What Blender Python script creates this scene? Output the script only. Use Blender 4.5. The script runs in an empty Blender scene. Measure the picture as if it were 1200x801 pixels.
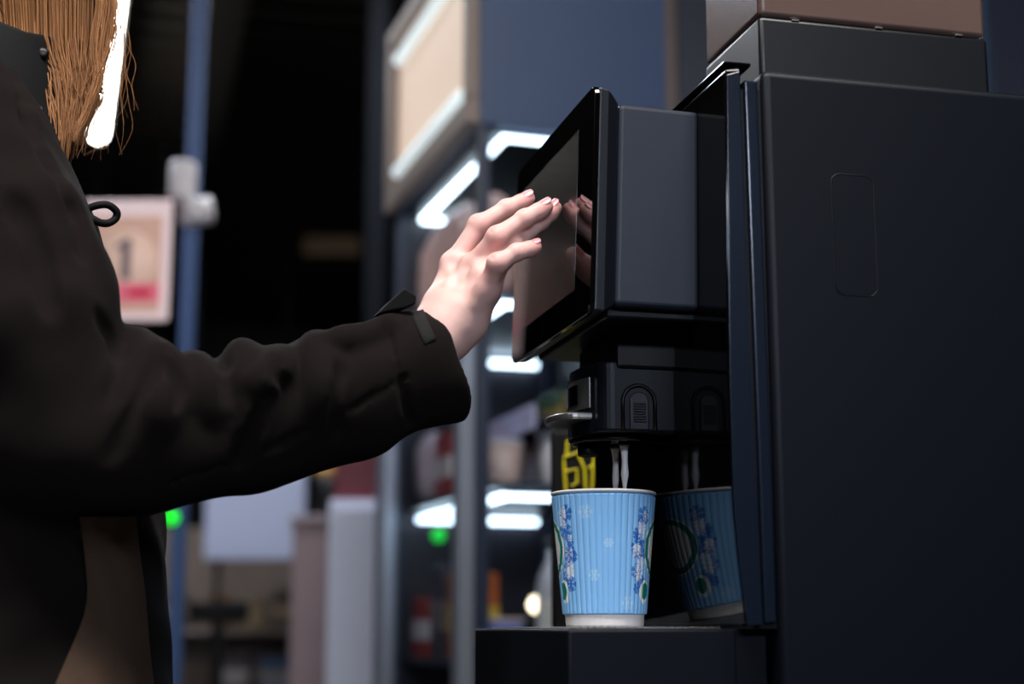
import bpy, bmesh, math, random
import numpy as np
from mathutils import Vector, Matrix
random.seed(4); RNG = np.random.default_rng(4)
SC = bpy.context.scene
COL = SC.collection
PI = math.pi

# ------------------------------------------------------------------ camera
FPX = 1800.0
PITCH = math.atan(335 / FPX)
YAW = math.radians(14)
CAM = np.array([0, 0, 0.952])
FH = np.array([math.sin(YAW), math.cos(YAW), 0])
RT = np.array([math.cos(YAW), -math.sin(YAW), 0])
ZZ = np.array([0, 0, 1.0])
FW = FH * math.cos(PITCH) + ZZ * math.sin(PITCH)
UP = ZZ * math.cos(PITCH) - FH * math.sin(PITCH)

def ray(x, y): return FW + RT * ((x - 600) / FPX) - UP * ((y - 400.5) / FPX)
def onY(x, y, Y): d = ray(x, y); return CAM + d * (Y - CAM[1]) / d[1]
def onX(x, y, X): d = ray(x, y); return CAM + d * (X - CAM[0]) / d[0]
def onZ(x, y, z): d = ray(x, y); return CAM + d * (z - CAM[2]) / d[2]
def onD(x, y, D):
    d = ray(x, y); h = d @ FH
    return CAM + d * D / h            # D = level distance in the viewing direction

cam = bpy.data.cameras.new('camera')
co = bpy.data.objects.new('camera', cam); COL.objects.link(co)
cam.sensor_width = 36; cam.lens = 36 * FPX / 1200
cam.clip_start = 0.02; cam.clip_end = 60
co.location = CAM
co.rotation_euler = (PI / 2 + PITCH, 0, -YAW)
cam.dof.use_dof = True; cam.dof.focus_distance = 1.33
cam.dof.aperture_fstop = 2.7
cam.dof.aperture_blades = 0
SC.camera = co

# ------------------------------------------------------------------ materials
def s2l(c):
    return tuple(((v / 255) / 12.92 if v / 255 <= .04045 else ((v / 255 + .055) / 1.055) ** 2.4) for v in c)

MATS = {}
def mat(name, rgb, rough=.5, metal=0.0, var=.08, vscale=30, bump=0.0, bscale=200, spec=.5, coat=0.0, emit=None, estr=0.0,
        trans=0.0, alpha=1.0, sheen=0.0, sss=0.0, attr=None, rvar=0.0, ior=1.5):
    if name in MATS: return MATS[name]
    m = bpy.data.materials.new(name); m.use_nodes = True
    nt = m.node_tree; N = nt.nodes; L = nt.links
    b = N['Principled BSDF']
    c = s2l(rgb)
    tc = N.new('ShaderNodeTexCoord')
    nz = N.new('ShaderNodeTexNoise'); nz.inputs['Scale'].default_value = vscale; nz.inputs['Detail'].default_value = 4
    L.new(tc.outputs['Object'], nz.inputs['Vector'])
    mr = N.new('ShaderNodeMapRange')
    mr.inputs['To Min'].default_value = 1 - var; mr.inputs['To Max'].default_value = 1 + var
    L.new(nz.outputs['Fac'], mr.inputs['Value'])
    vm = N.new('ShaderNodeVectorMath'); vm.operation = 'SCALE'
    if attr:
        at = N.new('ShaderNodeAttribute'); at.attribute_name = attr
        L.new(at.outputs['Color'], vm.inputs[0])
    else:
        vm.inputs[0].default_value = c
    L.new(mr.outputs['Result'], vm.inputs['Scale'])
    L.new(vm.outputs['Vector'], b.inputs['Base Color'])
    b.inputs['Roughness'].default_value = rough
    if rvar:
        n2 = N.new('ShaderNodeTexNoise'); n2.inputs['Scale'].default_value = 9; n2.inputs['Detail'].default_value = 6
        L.new(tc.outputs['Object'], n2.inputs['Vector'])
        r2 = N.new('ShaderNodeMapRange'); r2.inputs['To Min'].default_value = rough - rvar; r2.inputs['To Max'].default_value = rough + rvar
        L.new(n2.outputs['Fac'], r2.inputs['Value']); L.new(r2.outputs['Result'], b.inputs['Roughness'])
    b.inputs['Metallic'].default_value = metal
    b.inputs['Specular IOR Level'].default_value = spec
    b.inputs['IOR'].default_value = ior
    b.inputs['Coat Weight'].default_value = coat
    b.inputs['Coat Roughness'].default_value = .03
    b.inputs['Transmission Weight'].default_value = trans
    b.inputs['Alpha'].default_value = alpha
    b.inputs['Sheen Weight'].default_value = sheen
    if sss:
        b.inputs['Subsurface Weight'].default_value = sss
        b.inputs['Subsurface Radius'].default_value = (1, .35, .2)
        b.inputs['Subsurface Scale'].default_value = .006
    if emit:
        b.inputs['Emission Color'].default_value = (*s2l(emit), 1)
        b.inputs['Emission Strength'].default_value = estr
    if bump:
        n3 = N.new('ShaderNodeTexNoise'); n3.inputs['Scale'].default_value = bscale; n3.inputs['Detail'].default_value = 3
        L.new(tc.outputs['Object'], n3.inputs['Vector'])
        bp = N.new('ShaderNodeBump'); bp.inputs['Strength'].default_value = bump; bp.inputs['Distance'].default_value = .001
        L.new(n3.outputs['Fac'], bp.inputs['Height']); L.new(bp.outputs['Normal'], b.inputs['Normal'])
    MATS[name] = m
    return m

# ------------------------------------------------------------------ objects
def tag(o, label=None, cat=None, group=None, kind=None):
    if label: o['label'] = label
    if cat: o['category'] = cat
    if group: o['group'] = group
    if kind: o['kind'] = kind
    return o

def empty(name, loc=(0, 0, 0), rz=0.0, label=None, cat=None, group=None):
    o = bpy.data.objects.new(name, None); COL.objects.link(o)
    o.location = loc; o.rotation_euler = (0, 0, rz); o.empty_display_size = .05
    return tag(o, label, cat, group)

class MB:
    """collects shapes (world or thing-local coordinates) and links them as one mesh object"""
    def __init__(s): s.v = []; s.f = []; s.sm = []
    def add(s, v, f, smooth=False):
        n = len(s.v); s.v += [tuple(map(float, p)) for p in v]
        s.f += [tuple(i + n for i in q) for q in f]; s.sm += [smooth] * len(f)
        return s
    def bm(s, b, smooth=False):
        b.verts.ensure_lookup_table(); b.verts.index_update()
        s.add([v.co[:] for v in b.verts], [[v.index for v in f.verts] for f in b.faces], smooth); b.free(); return s
    def box(s, lo, hi, bev=0.0, seg=2, rot=None, shear=0.0, z0=0.0):
        b = bmesh.new(); bmesh.ops.create_cube(b, size=1)
        lo = Vector(lo); hi = Vector(hi); c = (lo + hi) / 2; d = hi - lo
        for v in b.verts: v.co = Vector((v.co.x * d.x, v.co.y * d.y, v.co.z * d.z))
        if bev: bmesh.ops.bevel(b, geom=list(b.edges), offset=bev, segments=seg, profile=.5, affect='EDGES', clamp_overlap=True)
        for v in b.verts:
            p = v.co.copy()
            if rot is not None: p = rot @ p
            p += c
            p.x += shear * (p.z - z0)
            v.co = p
        big = {f.index for f in sorted(b.faces, key=lambda f: -f.calc_area())[:6]} if (b.faces.index_update() or bev) else set()
        n0 = len(s.sm); s.bm(b, bool(bev) and seg > 2)
        for i in big: s.sm[n0 + i] = False
        return s
    def prism(s, poly, axis, a, b_, bev=0.0, seg=2, smooth=False):
        """poly: list of 2D points; axis 'x','y','z' extrusion from a to b_"""
        def P(p, t): return {'x': (t, p[0], p[1]), 'y': (p[0], t, p[1]), 'z': (p[0], p[1], t)}[axis]
        b = bmesh.new()
        A = [b.verts.new(P(p, a)) for p in poly]; B = [b.verts.new(P(p, b_)) for p in poly]
        n = len(poly)
        fa = b.faces.new(A); fb = b.faces.new(B[::-1])
        for i in range(n): b.faces.new((A[i], B[i], B[(i + 1) % n], A[(i + 1) % n]))
        bmesh.ops.recalc_face_normals(b, faces=b.faces)
        if bev:
            ed = [e for e in b.edges if e.calc_length() > 1e-7]
            ed = [e for e in ed if len(e.link_faces) == 2 and e.calc_face_angle(0) > .6]
            bmesh.ops.bevel(b, geom=ed, offset=bev, segments=seg, profile=.5, affect='EDGES', clamp_overlap=True)
        return s.bm(b, smooth)
    def tube(s, pts, r, n=8, caps=True, smooth=True):
        pts = [np.asarray(p, float) for p in pts]
        rr = r if hasattr(r, '__len__') else [r] * len(pts)
        T = [pts[min(i + 1, len(pts) - 1)] - pts[max(i - 1, 0)] for i in range(len(pts))]
        T = [t / (np.linalg.norm(t) + 1e-12) for t in T]
        u = np.cross(T[0], [0, 0, 1.0])
        if np.linalg.norm(u) < 1e-3: u = np.cross(T[0], [1.0, 0, 0])
        V = []
        for p, t, q in zip(pts, T, rr):
            u = u - t * (u @ t); u = u / (np.linalg.norm(u) + 1e-12); w = np.cross(t, u)
            V += [p + q * (math.cos(2 * PI * k / n) * u + math.sin(2 * PI * k / n) * w) for k in range(n)]
        F = [(i * n + k, i * n + (k + 1) % n, (i + 1) * n + (k + 1) % n, (i + 1) * n + k) for i in range(len(pts) - 1) for k in range(n)]
        s.add(V, F, smooth)
        if caps:
            m = len(s.v) - len(V)
            s.f.append(tuple(m + k for k in range(n))[::-1]); s.sm.append(False)
            s.f.append(tuple(m + (len(pts) - 1) * n + k for k in range(n))); s.sm.append(False)
        return s
    def lathe(s, prof, c=(0, 0, 0), n=32, smooth=True, axis='z', cap=True):
        """prof: (r, h) pairs from bottom to top"""
        V = []; F = []
        for r, h in prof:
            for k in range(n):
                a = 2 * PI * k / n; p = (r * math.cos(a), r * math.sin(a), h)
                if axis == 'x': p = (h, p[0], p[1])
                if axis == 'y': p = (p[1], h, p[0])
                V.append((p[0] + c[0], p[1] + c[1], p[2] + c[2]))
        for i in range(len(prof) - 1):
            for k in range(n):
                F.append((i * n + k, i * n + (k + 1) % n, (i + 1) * n + (k + 1) % n, (i + 1) * n + k))
        s.add(V, F, smooth)
        if cap:
            m = len(s.v) - len(V)
            s.f.append(tuple(m + k for k in range(n))[::-1]); s.sm.append(False)
            s.f.append(tuple(m + (len(prof) - 1) * n + k for k in range(n))); s.sm.append(False)
        return s
    def build(s, name, m, parent=None, smooth=None):
        me = bpy.data.meshes.new(name)
        me.from_pydata(s.v, [], s.f); me.update()
        me.polygons.foreach_set('use_smooth', [bool(x if smooth is None else smooth) for x in s.sm])
        o = bpy.data.objects.new(name, me); COL.objects.link(o)
        if m is not None: me.materials.append(m)
        if parent is not None: o.parent = parent
        return o

def npmesh(name, V, F, m, parent=None, smooth=True):
    me = bpy.data.meshes.new(name)
    V = np.asarray(V, np.float32); F = np.asarray(F, np.int32)
    me.vertices.add(len(V)); me.vertices.foreach_set('co', V.ravel())
    k = F.shape[1]
    me.loops.add(F.size); me.loops.foreach_set('vertex_index', F.ravel())
    me.polygons.add(len(F)); me.polygons.foreach_set('loop_start', np.arange(0, F.size, k, dtype=np.int32))
    me.update(calc_edges=True); me.validate()
    me.polygons.foreach_set('use_smooth', np.full(len(me.polygons), smooth))
    o = bpy.data.objects.new(name, me); COL.objects.link(o)
    if m is not None: me.materials.append(m)
    if parent is not None: o.parent = parent
    return o

def paint(o, attr, rgb):          # rgb: (n,3) linear
    a = o.data.color_attributes.new(attr, 'FLOAT_COLOR', 'POINT')
    c = np.ones((len(rgb), 4), np.float32); c[:, :3] = rgb
    a.data.foreach_set('color', c.ravel())

def copy_tree(o, parent=None):
    c = o.copy(); COL.objects.link(c)
    if parent is not None: c.parent = parent
    for ch in list(o.children): copy_tree(ch, c)
    return c

# ------------------------------------------------------------------ implicit surfaces (for cloth, skin)
class Field:
    def __init__(s, lo, hi, h):
        s.lo = np.array(lo, float); s.h = h
        s.n = np.ceil((np.array(hi) - s.lo) / h).astype(int) + 1
        s.F = np.full(s.n, .2, np.float32)
        s.ax = [s.lo[i] + h * np.arange(s.n[i]) for i in range(3)]
    def block(s, lo, hi):
        a = np.clip(np.floor((np.array(lo) - s.lo) / s.h).astype(int), 0, s.n)
        b = np.clip(np.ceil((np.array(hi) - s.lo) / s.h).astype(int) + 1, 0, s.n)
        sl = tuple(slice(a[i], b[i]) for i in range(3))
        X, Y, Z = np.meshgrid(*[s.ax[i][sl[i]] for i in range(3)], indexing='ij', sparse=True)
        return sl, X, Y, Z
    def op(s, sl, d, k, mode):
        F = s.F[sl]
        if F.size == 0: return
        if mode == 'add':
            h = np.clip(.5 + .5 * (F - d) / k, 0, 1); s.F[sl] = F * (1 - h) + d * h - k * h * (1 - h)
        else:
            h = np.clip(.5 - .5 * (F + d) / k, 0, 1); s.F[sl] = F * (1 - h) + (-d) * h + k * h * (1 - h)
    def cone(s, a, b, ra, rb, k=.004, mode='add', sq=None):
        """tapered capsule; sq=(axis, factor) flattens it across an axis"""
        a = np.asarray(a, float); b = np.asarray(b, float); m = max(ra, rb) * 1.5 + 2 * k + 2 * s.h
        sl, X, Y, Z = s.block(np.minimum(a, b) - m, np.maximum(a, b) + m)
        d = b - a; L2 = d @ d + 1e-12
        px, py, pz = X - a[0], Y - a[1], Z - a[2]
        t = np.clip((px * d[0] + py * d[1] + pz * d[2]) / L2, 0, 1)
        qx, qy, qz = px - t * d[0], py - t * d[1], pz - t * d[2]
        if sq is None:
            r = np.sqrt(qx * qx + qy * qy + qz * qz)
        else:
            n, fac = sq; n = np.asarray(n, float) / np.linalg.norm(n)
            w = qx * n[0] + qy * n[1] + qz * n[2]
            r = np.sqrt(np.maximum(qx * qx + qy * qy + qz * qz - w * w, 0) + (w * fac) ** 2)
        s.op(sl, (r - (ra + (rb - ra) * t)).astype(np.float32), k, mode)
    def chain(s, pts, rad, k=.004, mode='add', sq=None):
        for i in range(len(pts) - 1): s.cone(pts[i], pts[i + 1], rad[i], rad[i + 1], k, mode, sq)
    def ball(s, c, r, k=.004, mode='add'): s.cone(c, np.asarray(c, float) + 1e-5, r, r, k, mode)
    def ell(s, c, rad, k=.01, mode='add', rot=None):
        c = np.asarray(c, float); rad = np.asarray(rad, float); m = rad.max() + 2 * k + 2 * s.h
        sl, X, Y, Z = s.block(c - m, c + m)
        px, py, pz = X - c[0], Y - c[1], Z - c[2]
        if rot is not None:
            R_ = np.array(rot)
            px, py, pz = (R_[0, 0] * px + R_[1, 0] * py + R_[2, 0] * pz, R_[0, 1] * px + R_[1, 1] * py + R_[2, 1] * pz, R_[0, 2] * px + R_[1, 2] * py + R_[2, 2] * pz)
        q = np.sqrt((px / rad[0]) ** 2 + (py / rad[1]) ** 2 + (pz / rad[2]) ** 2)
        q2 = np.sqrt((px / rad[0] ** 2) ** 2 + (py / rad[1] ** 2) ** 2 + (pz / rad[2] ** 2) ** 2) + 1e-9
        s.op(sl, (q * (q - 1) / q2).astype(np.float32), k, mode)
    def half(s, p, n, k=.002):                  # cut away everything on the n side of p
        sl, X, Y, Z = s.block(s.lo, s.lo + s.h * s.n)
        d = -((X - p[0]) * n[0] + (Y - p[1]) * n[1] + (Z - p[2]) * n[2])
        s.op(sl, d.astype(np.float32) + 0 * s.F, k, 'sub')
    def hit(s, x, y, y0=1.0, y1=1.7):
        """the first surface point along the sight line of pixel (x, y)"""
        Ys = np.arange(y0, y1, s.h * .5); d = ray(x, y)
        P = CAM + np.outer(Ys / d[1], d)
        I = np.round((P - s.lo) / s.h).astype(int)
        ok = np.all((I >= 0) & (I < s.n), axis=1)
        v = np.full(len(Ys), 1.0); J = I[ok]; v[ok] = s.F[J[:, 0], J[:, 1], J[:, 2]]
        w = np.nonzero(v < 0)[0]
        return P[w[0]] if len(w) else P[np.argmin(v)]
    def mesh(s):
        F = s.F; I = F < 0
        c = [I[i:F.shape[0] - 1 + i, j:F.shape[1] - 1 + j, k:F.shape[2] - 1 + k] for i in (0, 1) for j in (0, 1) for k in (0, 1)]
        cnt = sum(x.astype(np.int8) for x in c)
        act = (cnt > 0) & (cnt < 8)
        A = np.argwhere(act); idx = np.full(act.shape, -1, np.int64); idx[act] = np.arange(len(A))
        S = np.zeros((len(A), 3)); W = np.zeros(len(A))
        cor = [np.array(q) for q in np.ndindex(2, 2, 2)]
        val = {tuple(q): F[A[:, 0] + q[0], A[:, 1] + q[1], A[:, 2] + q[2]].astype(float) for q in cor}
        for p in cor:
            for ax in range(3):
                if p[ax] == 0:
                    q = p.copy(); q[ax] = 1
                    a = val[tuple(p)]; b = val[tuple(q)]; m = (a < 0) != (b < 0)
                    t = np.where(m, a / np.where(m, a - b, 1), 0)
                    P = np.tile(p.astype(float), (len(A), 1)); P[:, ax] = t
                    S += P * m[:, None]; W += m
        V = s.lo + s.h * (A + S / W[:, None])
        Q = []
        for ax in range(3):
            u, w = (ax + 1) % 3, (ax + 2) % 3
            lo = [slice(None)] * 3; hi = [slice(None)] * 3
            lo[ax] = slice(0, -1); hi[ax] = slice(1, None)
            E = I[tuple(lo)] != I[tuple(hi)]
            pos = np.argwhere(E)
            ok = (pos[:, u] > 0) & (pos[:, w] > 0) & (pos[:, u] < F.shape[u] - 1) & (pos[:, w] < F.shape[w] - 1)
            pos = pos[ok]; inside = I[tuple(lo)][tuple(pos.T)]
            eu = np.zeros(3, int); eu[u] = 1; ew = np.zeros(3, int); ew[w] = 1
            g = lambda d: idx[tuple((pos - d).T)]
            q = np.stack([g(eu + ew), g(ew), g(0 * eu), g(eu)], 1)
            q[~inside] = q[~inside][:, ::-1]
            Q.append(q)
        Q = np.concatenate(Q); Q = Q[(Q >= 0).all(1)]
        return V, Q

def smooth_vf(V, Q, it=2, lam=.5):
    e = np.concatenate([Q[:, [i, (i + 1) % 4]] for i in range(4)])
    e = np.concatenate([e, e[:, ::-1]])
    deg = np.bincount(e[:, 0], minlength=len(V))[:, None]
    for _ in range(it):
        S = np.zeros_like(V)
        for a in range(3): S[:, a] = np.bincount(e[:, 0], V[e[:, 1], a], len(V))
        V = V + lam * (S / np.maximum(deg, 1) - V)
    return V
# ================================================================== setting
M_floor = mat('floor_tiles', (58, 54, 52), .35, var=.2, vscale=2)
M_ceil = mat('ceiling_slats', (26, 19, 14), .7, var=.3, vscale=6)
M_beam = mat('ceiling_beam', (14, 13, 13), .7)
M_wall = mat('dark_wall', (30, 30, 33), .7, var=.2, vscale=2)
M_navywall = mat('navy_wall', (24, 36, 58), .6, var=.1, vscale=2)

def structure(name, mb, m):
    o = mb.build(name, m); o['kind'] = 'structure'; return o

RX0, RX1, RY0, RY1, RH = -5.0, 5.0, -3.0, 12.5, 3.45
structure('floor', MB().box((RX0, RY0, -.06), (RX1, RY1, 0)), M_floor)
c = MB().box((RX0, RY0, RH), (RX1, RY1, RH + .05))
for i in range(77):                                # slatted ceiling
    y = RY0 + .1 + i * .2
    c.box((RX0, y, RH - .07), (RX1, y + .075, RH - .0005))
structure('ceiling', c, M_ceil)
structure('wall_left', MB().box((RX0 - .1, RY0, 0), (RX0, RY1, RH)), M_wall)
structure('wall_right', MB().box((RX1, RY0, 0), (RX1 + .1, RY1, RH)), M_navywall)
structure('wall_back', MB().box((RX0, RY1, 0), (RX1, RY1 + .1, RH)), M_wall)
structure('wall_front', MB().box((RX0, RY0 - .1, 0), (RX1, RY0, RH)), M_wall)
t = MB()
for x in (-3.2, -1.6, 0.2, 2.4): t.box((x, RY0, RH - .3), (x + .14, RY1, RH - .08))
structure('trim_1', t, M_beam)

# ================================================================== the coffee machine
M_body = mat('machine_side_plastic', (6, 10, 19), .45, var=.05, vscale=60, bump=.12, bscale=900, spec=.2)
M_gloss = mat('machine_piano_black', (4, 4, 6), .06, var=.02, spec=.14)
M_black = mat('machine_black_plastic', (6, 6, 8), .42, var=.05, spec=.3)
M_edge = mat('machine_door_edge', (16, 24, 37), .2, var=.05, spec=.6)
M_house = mat('machine_display_housing', (28, 34, 46), .46, var=.04, vscale=60, bump=.08, bscale=1200, spec=.35)
M_bez = mat('machine_bezel', (15, 18, 26), .35, var=.04, vscale=60)
M_chrome = mat('chrome', (215, 215, 220), .12, metal=1.0, var=.03)
M_satin = mat('satin_metal', (170, 168, 165), .32, metal=.9, var=.05)
M_glass = mat('screen_glass', (4, 4, 5), .015, var=.01, spec=.5)
M_disp = mat('screen_display', (17, 15, 14), .2, var=.03, spec=.5, coat=.7)
M_hop = mat('hopper_smoked', (98, 78, 72), .25, var=.05, alpha=.86, spec=.5)
M_hbase = mat('hopper_base_plastic', (10, 12, 16), .38, var=.05)

YC, YN, YF = 1.29, 1.11, 1.47         # machine centre, near side, far side
XD = .458                              # front face of the door
XB = .4877                             # front edge of the body shell
ZT = .9515                             # drip tray top
ZTOP = 1.402
mach = empty('coffee_machine', (.6, YC, .862), 0,
             'black automatic coffee machine with tilted touchscreen, standing on the counter', 'coffee machine')
ML = np.array([.6, YC, .862])
class ML_MB(MB):
    """shapes given in the room's coordinates, stored relative to the machine's base"""
    def build(s, name, m, parent=None, smooth=None):
        s.v = [(p[0] - ML[0], p[1] - ML[1], p[2] - ML[2]) for p in s.v]
        return MB.build(s, name, m, parent, smooth)

def rrect(x0, x1, z0, z1, r, n=6):
    P = []
    for cx, cz, a0 in ((x1 - r, z1 - r, 0), (x0 + r, z1 - r, PI / 2), (x0 + r, z0 + r, PI), (x1 - r, z0 + r, 1.5 * PI)):
        for k in range(n + 1):
            a = a0 + k * PI / 2 / n; P.append((cx + r * math.cos(a), cz + r * math.sin(a)))
    return P

body = ML_MB().box((XB, YN, .865), (.96, YF, ZTOP), .007, 4).build('body', M_body, mach)
for x in (.52, .92):
    for y in (YN + .04, YF - .04):
        ML_MB().lathe([(.016, .8625), (.018, .867)], (x, y, 0), 20).build('foot', M_black, mach)
# flush service cover: a thin groove around a rounded plate
h0 = onY(973.5, 203, YN); h1 = onY(1029, 347.5, YN)
g = ML_MB(); P = rrect(h0[0], h1[0], h1[2], h0[2], .008)
g.tube([(p[0], YN + .0001, p[1]) for p in P + [P[0]]], .00055, 6, caps=False)
P2 = rrect(h0[0] + .0009, h1[0] - .0009, h1[2] + .0009, h0[2] - .0009, .0075)
g2 = ML_MB().prism(P2, 'y', YN - .0004, YN + .004)
sc_ = g2.build('service_cover', M_body, mach)
g.build('groove', M_black, sc_)
# door: glossy front slab, its side edges seen as a curved strip
xs = onY(850, 80, YN)[0]
dz0, dz1 = .9535, 1.4035
prof = []
for px_, py_ in ((850, 81), (851, 200), (852, 320), (853.5, 440), (857, 558), (859.5, 600), (864, 645), (868.5, 685), (873, 722)):
    q = onY(px_, py_, YN); prof.append((q[0], q[2]))
prof = prof[:-1] + [(prof[-1][0], prof[-1][1]), (prof[-1][0] + .0008, dz0)]
poly = prof + [(.4745, dz0), (.4705, 1.16), (.469, dz1 - .003)]
ML_MB().prism(poly, 'y', YN + .0005, YF - .0005, .0016, 2).build('door', M_gloss, mach)
poly = [(p_[0] + .0009, min(p_[1], dz1 - .01)) for p_ in prof] + [(.4735, dz0 + .001), (.4695, 1.16), (.4675, dz1 - .006)]
ML_MB().prism(poly, 'y', YN - .0012, YN + .0004, .0006, 2).build('door_edge', M_edge, mach)
poly = [(.4765, ZT + .004), (.4745, 1.16), (.4725, 1.392), (.4842, 1.392), (.4858, 1.16), (.4868, ZT + .004)]
ML_MB().prism(poly, 'y', YN + .002, YF - .002, .002, 3).build('hinge_strip', M_edge, mach)
ML_MB().box((.4688, YN + .006, ZT + .0), (XB + .004, YF - .006, 1.385)).build('inner_frame', M_black, mach)
# bridging cap over the door's top edge
ML_MB().box((.4555, YN + .003, dz1 + .0002), (.4795, YF - .003, dz1 + .0035), .0012, 2).build('door_cap', M_gloss, mach)
# drip tray
tx = onY(665, 737, 1.13)[0]
ML_MB().box((tx, 1.13, .8635), (XD + .003, 1.45, ZT), .0025, 3).build('drip_tray', M_body, mach)
tray = mach.children[-1]
ML_MB().prism([(XD + .004, .8635), (.4855, .8635), (.4855, ZT), (XD - .002, ZT), (XD + .0005, ZT - .035)], 'y', 1.1305, 1.4495, .001, 2).build('tray_carrier', M_body, mach)
g = ML_MB()
for i in range(22):
    x = tx + .012 + i * .0055
    g.box((x, 1.15, ZT + .0002), (x + .0032, 1.43, ZT + .0012), .0004, 1)
g.build('drip_grate', M_satin, tray)

# touchscreen module, leaning back a little
LEAN = math.tan(math.radians(2.0))
def lx(x, z): return x + (z - 1.30) * LEAN
MY0, MY1 = 1.174, 1.406
zt, zb = 1.3855, 1.2115
xf = .3825
poly = [(lx(xf, zb), zb), (lx(xf, zt), zt), (lx(.456, zt) if lx(.456, zt) < XD - .0 else XD - .0005, zt - .0015), (XD - .0045, zb - .0005)]
ML_MB().prism(poly, 'y', MY0, MY1, .0045, 4, smooth=False).build('display_housing', M_house, mach)
# bezel: tapered frame between housing and screen
zs0, zs1 = 1.2035, 1.3985            # screen bottom / top
SY0, SY1 = 1.166, 1.430
xg = .3590
b = bmesh.new()
R1 = [(lx(xf - .0002, zb), MY0 + .001, zb), (lx(xf - .0002, zt), MY0 + .001, zt), (lx(xf - .0002, zt), MY1 + .006, zt), (lx(xf - .0002, zb), MY1 + .006, zb)]
R0 = [(lx(xg + .0045, zs0), SY0 + .002, zs0 + .002), (lx(xg + .0045, zs1), SY0 + .002, zs1 - .002), (lx(xg + .0045, zs1), SY1 - .002, zs1 - .002), (lx(xg + .0045, zs0), SY1 - .002, zs0 + .002)]
R05 = [tuple(.55 * np.array(a) + .45 * np.array(q) + np.array((0, (a[1] - 1.29) * .02, (a[2] - 1.30) * .035))) for a, q in zip(R0, R1)]
g = ML_MB()
V = R1 + R05 + R0
F = [(3, 2, 1, 0), (8, 9, 10, 11)]
for k in range(2):
    for i in range(4):
        j = (i + 1) % 4; F.append((k * 4 + i, k * 4 + j, k * 4 + 4 + j, k * 4 + 4 + i))
b.free(); b = bmesh.new()
bv = [b.verts.new(v) for v in V]
for f in F: b.faces.new([bv[i] for i in f])
bmesh.ops.recalc_face_normals(b, faces=b.faces)
bmesh.ops.bevel(b, geom=[e for e in b.edges if e.calc_face_angle(0) > .5], offset=.0015, segments=2, affect='EDGES', profile=.5)
g.bm(b); g.build('screen_bezel', M_bez, mach)
# glass slab with rounded corners
def slab(name, y0, y1, z0, z1, xa, xb_, r, m, parent, bev):
    P = rrect(y0, y1, z0, z1, r)
    g = ML_MB(); b = bmesh.new()
    A = [b.verts.new((lx(xa, z), y, z)) for y, z in P]; B = [b.verts.new((lx(xb_, z), y, z)) for y, z in P]
    b.faces.new(A); b.faces.new(B[::-1])
    for i in range(len(P)): b.faces.new((A[i], B[i], B[(i + 1) % len(P)], A[(i + 1) % len(P)]))
    bmesh.ops.recalc_face_normals(b, faces=b.faces)
    if bev: bmesh.ops.bevel(b, geom=[e for e in b.edges if e.calc_face_angle(0) > 1.0], offset=bev, segments=2, affect='EDGES', profile=.5)
    return g.bm(b).build(name, m, parent)
scr = slab('touchscreen', SY0, SY1, zs0, zs1, xg, xg + .0048, .011, M_glass, mach, .0012)
slab('display_area', SY0 + .047, SY1 - .028, zs0 + .028, zs1 - .026, xg - .00012, xg + .001, .001, M_disp, scr, 0)
# underside: tray-like plates and neck
ML_MB().box((.375, 1.185, 1.2035), (XD - .003, 1.40, 1.2118), .002, 2).build('housing_floor', M_black, mach)
ML_MB().box((.400, 1.232, 1.170), (XD - .001, 1.348, 1.2036), .003, 2).build('neck', M_black, mach)
# dispenser head
P = [(XD - .001, 1.235), (.398, 1.235)]
for k in range(1, 6):
    a = k / 6 * PI / 2; P.append((.398 - .013 * math.sin(a), 1.248 - .013 * math.cos(a)))
for k in range(0, 11):
    yy = 1.252 + k / 10 * .076; P.append((.3855 - .0085 * math.sin(k / 10 * PI), yy))
for k in range(1, 6):
    a = k / 6 * PI / 2; P.append((.385 + .013 * (1 - math.cos(a)), 1.332 + .013 * math.sin(a)))
P += [(.398, 1.345), (XD - .001, 1.345)]
ML_MB().prism(P, 'z', 1.1165, 1.1765, .002, 2).build('dispenser_head', mat('dispenser_plastic', (9, 14, 23), .42, var=.05, vscale=60, spec=.3), mach)
disp = mach.children[-1]
def curved(y): return .3855 - .0085 * math.sin(min(max((y - 1.252) / .076, 0), 1) * PI)
def curved_patch(y0, y1, z0, z1, out, th, nm, m, parent):
    n = 10; V = []; F = []
    for i in range(n + 1):
        y = y0 + (y1 - y0) * i / n; x = curved(y) - out
        V += [(x, y, z0), (x, y, z1), (x + th, y, z1), (x + th, y, z0)]
    for i in range(n):
        for j in range(4): F.append((i * 4 + j, i * 4 + 4 + j, i * 4 + 4 + (j + 1) % 4, i * 4 + (j + 1) % 4))
    F += [(3, 2, 1, 0), (n * 4, n * 4 + 1, n * 4 + 2, n * 4 + 3)]
    return ML_MB().add(V, F).build(nm, m, parent)
curved_patch(1.258, 1.322, 1.139, 1.1655, .0010, .002, 'nameplate', M_satin, disp)
curved_patch(1.276, 1.318, 1.1435, 1.161, .0022, .002, 'nameplate_window', M_gloss, disp)
# chrome tongue under the plate
P = [(.392, 1.256)] + [(.3535 + .018 - .018 * math.sin(a) if False else .371 - .0175 * math.cos(a), 1.29 + .034 * math.sin(a)) for a in np.linspace(-PI / 2, PI / 2, 15)] + [(.392, 1.324)]
g = ML_MB().prism(P, 'z', 1.1285, 1.1345, .0018, 3)
o = g.build('height_lever', M_satin, disp)
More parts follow.
